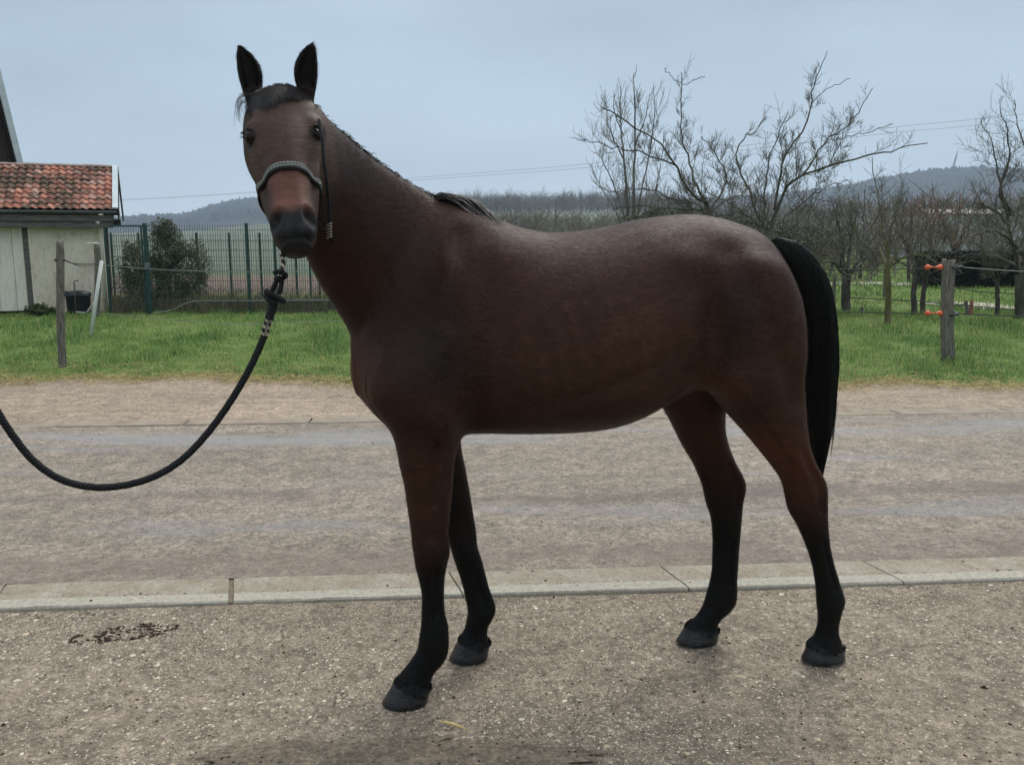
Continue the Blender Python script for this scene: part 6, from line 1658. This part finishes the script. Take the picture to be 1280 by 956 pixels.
# --- leaves helper: many small leaf faces
def leaves(name, C_, size, cols, mat, par=None, vertical=.5):
    n = len(C_); d = rg.normal(size=(n, 3)); d[:, 2] = np.abs(d[:, 2]) * vertical + .2; d /= np.linalg.norm(d, axis=1)[:, None]; u = np.cross(d, rg.normal(size=(n, 3))); u /= np.linalg.norm(u, axis=1)[:, None]
    s_ = size * rg.uniform(.6, 1.4, (n, 1)); V = np.stack([C_, C_ + d * s_ * .5 + u * s_ * .22, C_ + d * s_, C_ + d * s_ * .5 - u * s_ * .22], 1).reshape(-1, 3); F = np.arange(4 * n).reshape(-1, 4)
    return tag(mesh_np(name, V, F, mat, par, smooth=False, attr={"tint": np.repeat(np.concatenate([cols, np.ones((n, 1))], 1), 4, 0)}), kind="stuff")
def bush(px, pyb, Y, lobes, nleaf, cols, label, size=.05, name="bush", stems=40):
    b0 = ypt(px, pyb, Y); root = empty(name, (b0[0], Y, 0)); tag(root, label, "bush"); CC = []
    ps, rs_ = [], []
    for (cx, cy, rx, ry, wgt) in lobes:
        c_ = ypt(cx, cy, Y); RX = rx / FPX * Y; RZ = ry / FPX * Y; n = int(nleaf * wgt)
        d = rg.normal(size=(n, 3)); d /= np.linalg.norm(d, axis=1)[:, None]; rad = rg.uniform(.25, 1.0, (n, 1)) ** .5 * (1 + .18 * np.sin(d[:, :1] * 7 + d[:, 2:] * 5))
        Q = d * rad * [RX, RX * .8, RZ] + [c_[0] - b0[0], 0, c_[2]]; k = wave(Q[:, 0] * 1.0, Q[:, 2] + Q[:, 1], 7, 77); Q = Q[(k > -.28) & (Q[:, 2] > 0)]; CC.append(Q)
        for i in range(int(stems * wgt)):
            q = Q[rg.integers(0, len(Q))]; ps.append(spline([(rg.normal(0, .12) + (c_[0] - b0[0]) * .5, rg.normal(0, .1), 0), q * [.7, .7, .55] + rg.normal(0, .03, 3), q], 6)); rs_.append(np.linspace(.012, .003, 6))
    V, F = tubes(ps, rs_, 4); mesh_np("stems", V, F, TWIG, root)
    CC = np.concatenate(CC); m = rg.uniform(0, 1, (len(CC), 1)) ; col = np.array([cols[0]]) * m + np.array([cols[1]]) * (1 - m); leaves("foliage", CC, size, col * rg.uniform(.6, 1.3, (len(CC), 1)), GR, root)
bush(200, 385, 18.9, [(205, 318, 24, 38, .30), (238, 340, 24, 40, .22), (168, 335, 20, 34, .16), (200, 358, 52, 28, .32), (206, 292, 12, 18, .06)], 26000, ((.060, .080, .042), (.16, .185, .115)), "large olive-green bush growing behind the mesh gate", .05, stems=90)
bush(38, 398, 17.2, [(47, 388, 14, 8, .5), (62, 391, 10, 6, .5)], 1400, ((.03, .06, .02), (.07, .12, .04)), "small clump of dark weeds at the foot of the shed wall", .05, stems=12)
# dark evergreen hedge behind the orchard
hx0, hx1 = ypt(1150, 350, 27.5)[0], ypt(1330, 350, 27.5)[0]; n = 30000
C_ = np.stack([rg.uniform(hx0, hx1, n), 27.5 + rg.uniform(-.55, .6, n), rg.uniform(0, 1.0, n) ** .7 * 1.02 * (1 + .06 * np.sin(rg.uniform(0, 50, n)))], -1); C_[:, 2] *= 1 + .07 * wave(C_[:, 0], C_[:, 1] * 0, 3, 8)
hedge = empty("hedge", ((hx0 + hx1) / 2, 27.5, 0)); tag(hedge, "long dark evergreen hedge behind the right-hand trees", "hedge")
leaves("foliage", C_ - [(hx0 + hx1) / 2, 27.5, 0], .09, np.array([[.010, .018, .012]]) * rg.uniform(.5, 1.7, (n, 1)), GR, hedge)
bxo("hedge_core", (-(hx1 - hx0) / 2, -.45, 0), ((hx1 - hx0) / 2, .45, .85), speckle_mat("hedge_dark", [(.3, (.006, .010, .007)), (.7, (.012, .018, .012))], 3), hedge)
# low dark bramble bank behind the croup and under the trees
bush(900, 350, 24.0, [(840, 278, 60, 16, .3), (930, 292, 70, 20, .4), (1010, 305, 60, 22, .3)], 12000, ((.030, .038, .022), (.085, .095, .060)), "dark tangled bramble bank seen just above the horse's croup", .075, "bramble_bank", 260)

# =================================================================== HAZE
HZ = bpy.data.materials.new("haze_air"); HZ.use_nodes = True; HZ.node_tree.nodes.clear()
ho = HZ.node_tree.nodes.new("ShaderNodeOutputMaterial"); hv = HZ.node_tree.nodes.new("ShaderNodeVolumePrincipled")
hv.inputs["Color"].default_value = (.62, .80, 1.0, 1); hv.inputs["Density"].default_value = .00031; hv.inputs["Anisotropy"].default_value = .0
HZ.node_tree.links.new(hv.outputs[0], ho.inputs["Volume"])
bm = bmesh.new(); box(bm, (-3150, -3150, -150), (3150, 3150, 235))
hz_o = obj_bm("haze", bm, HZ); tag(hz_o, kind="stuff")
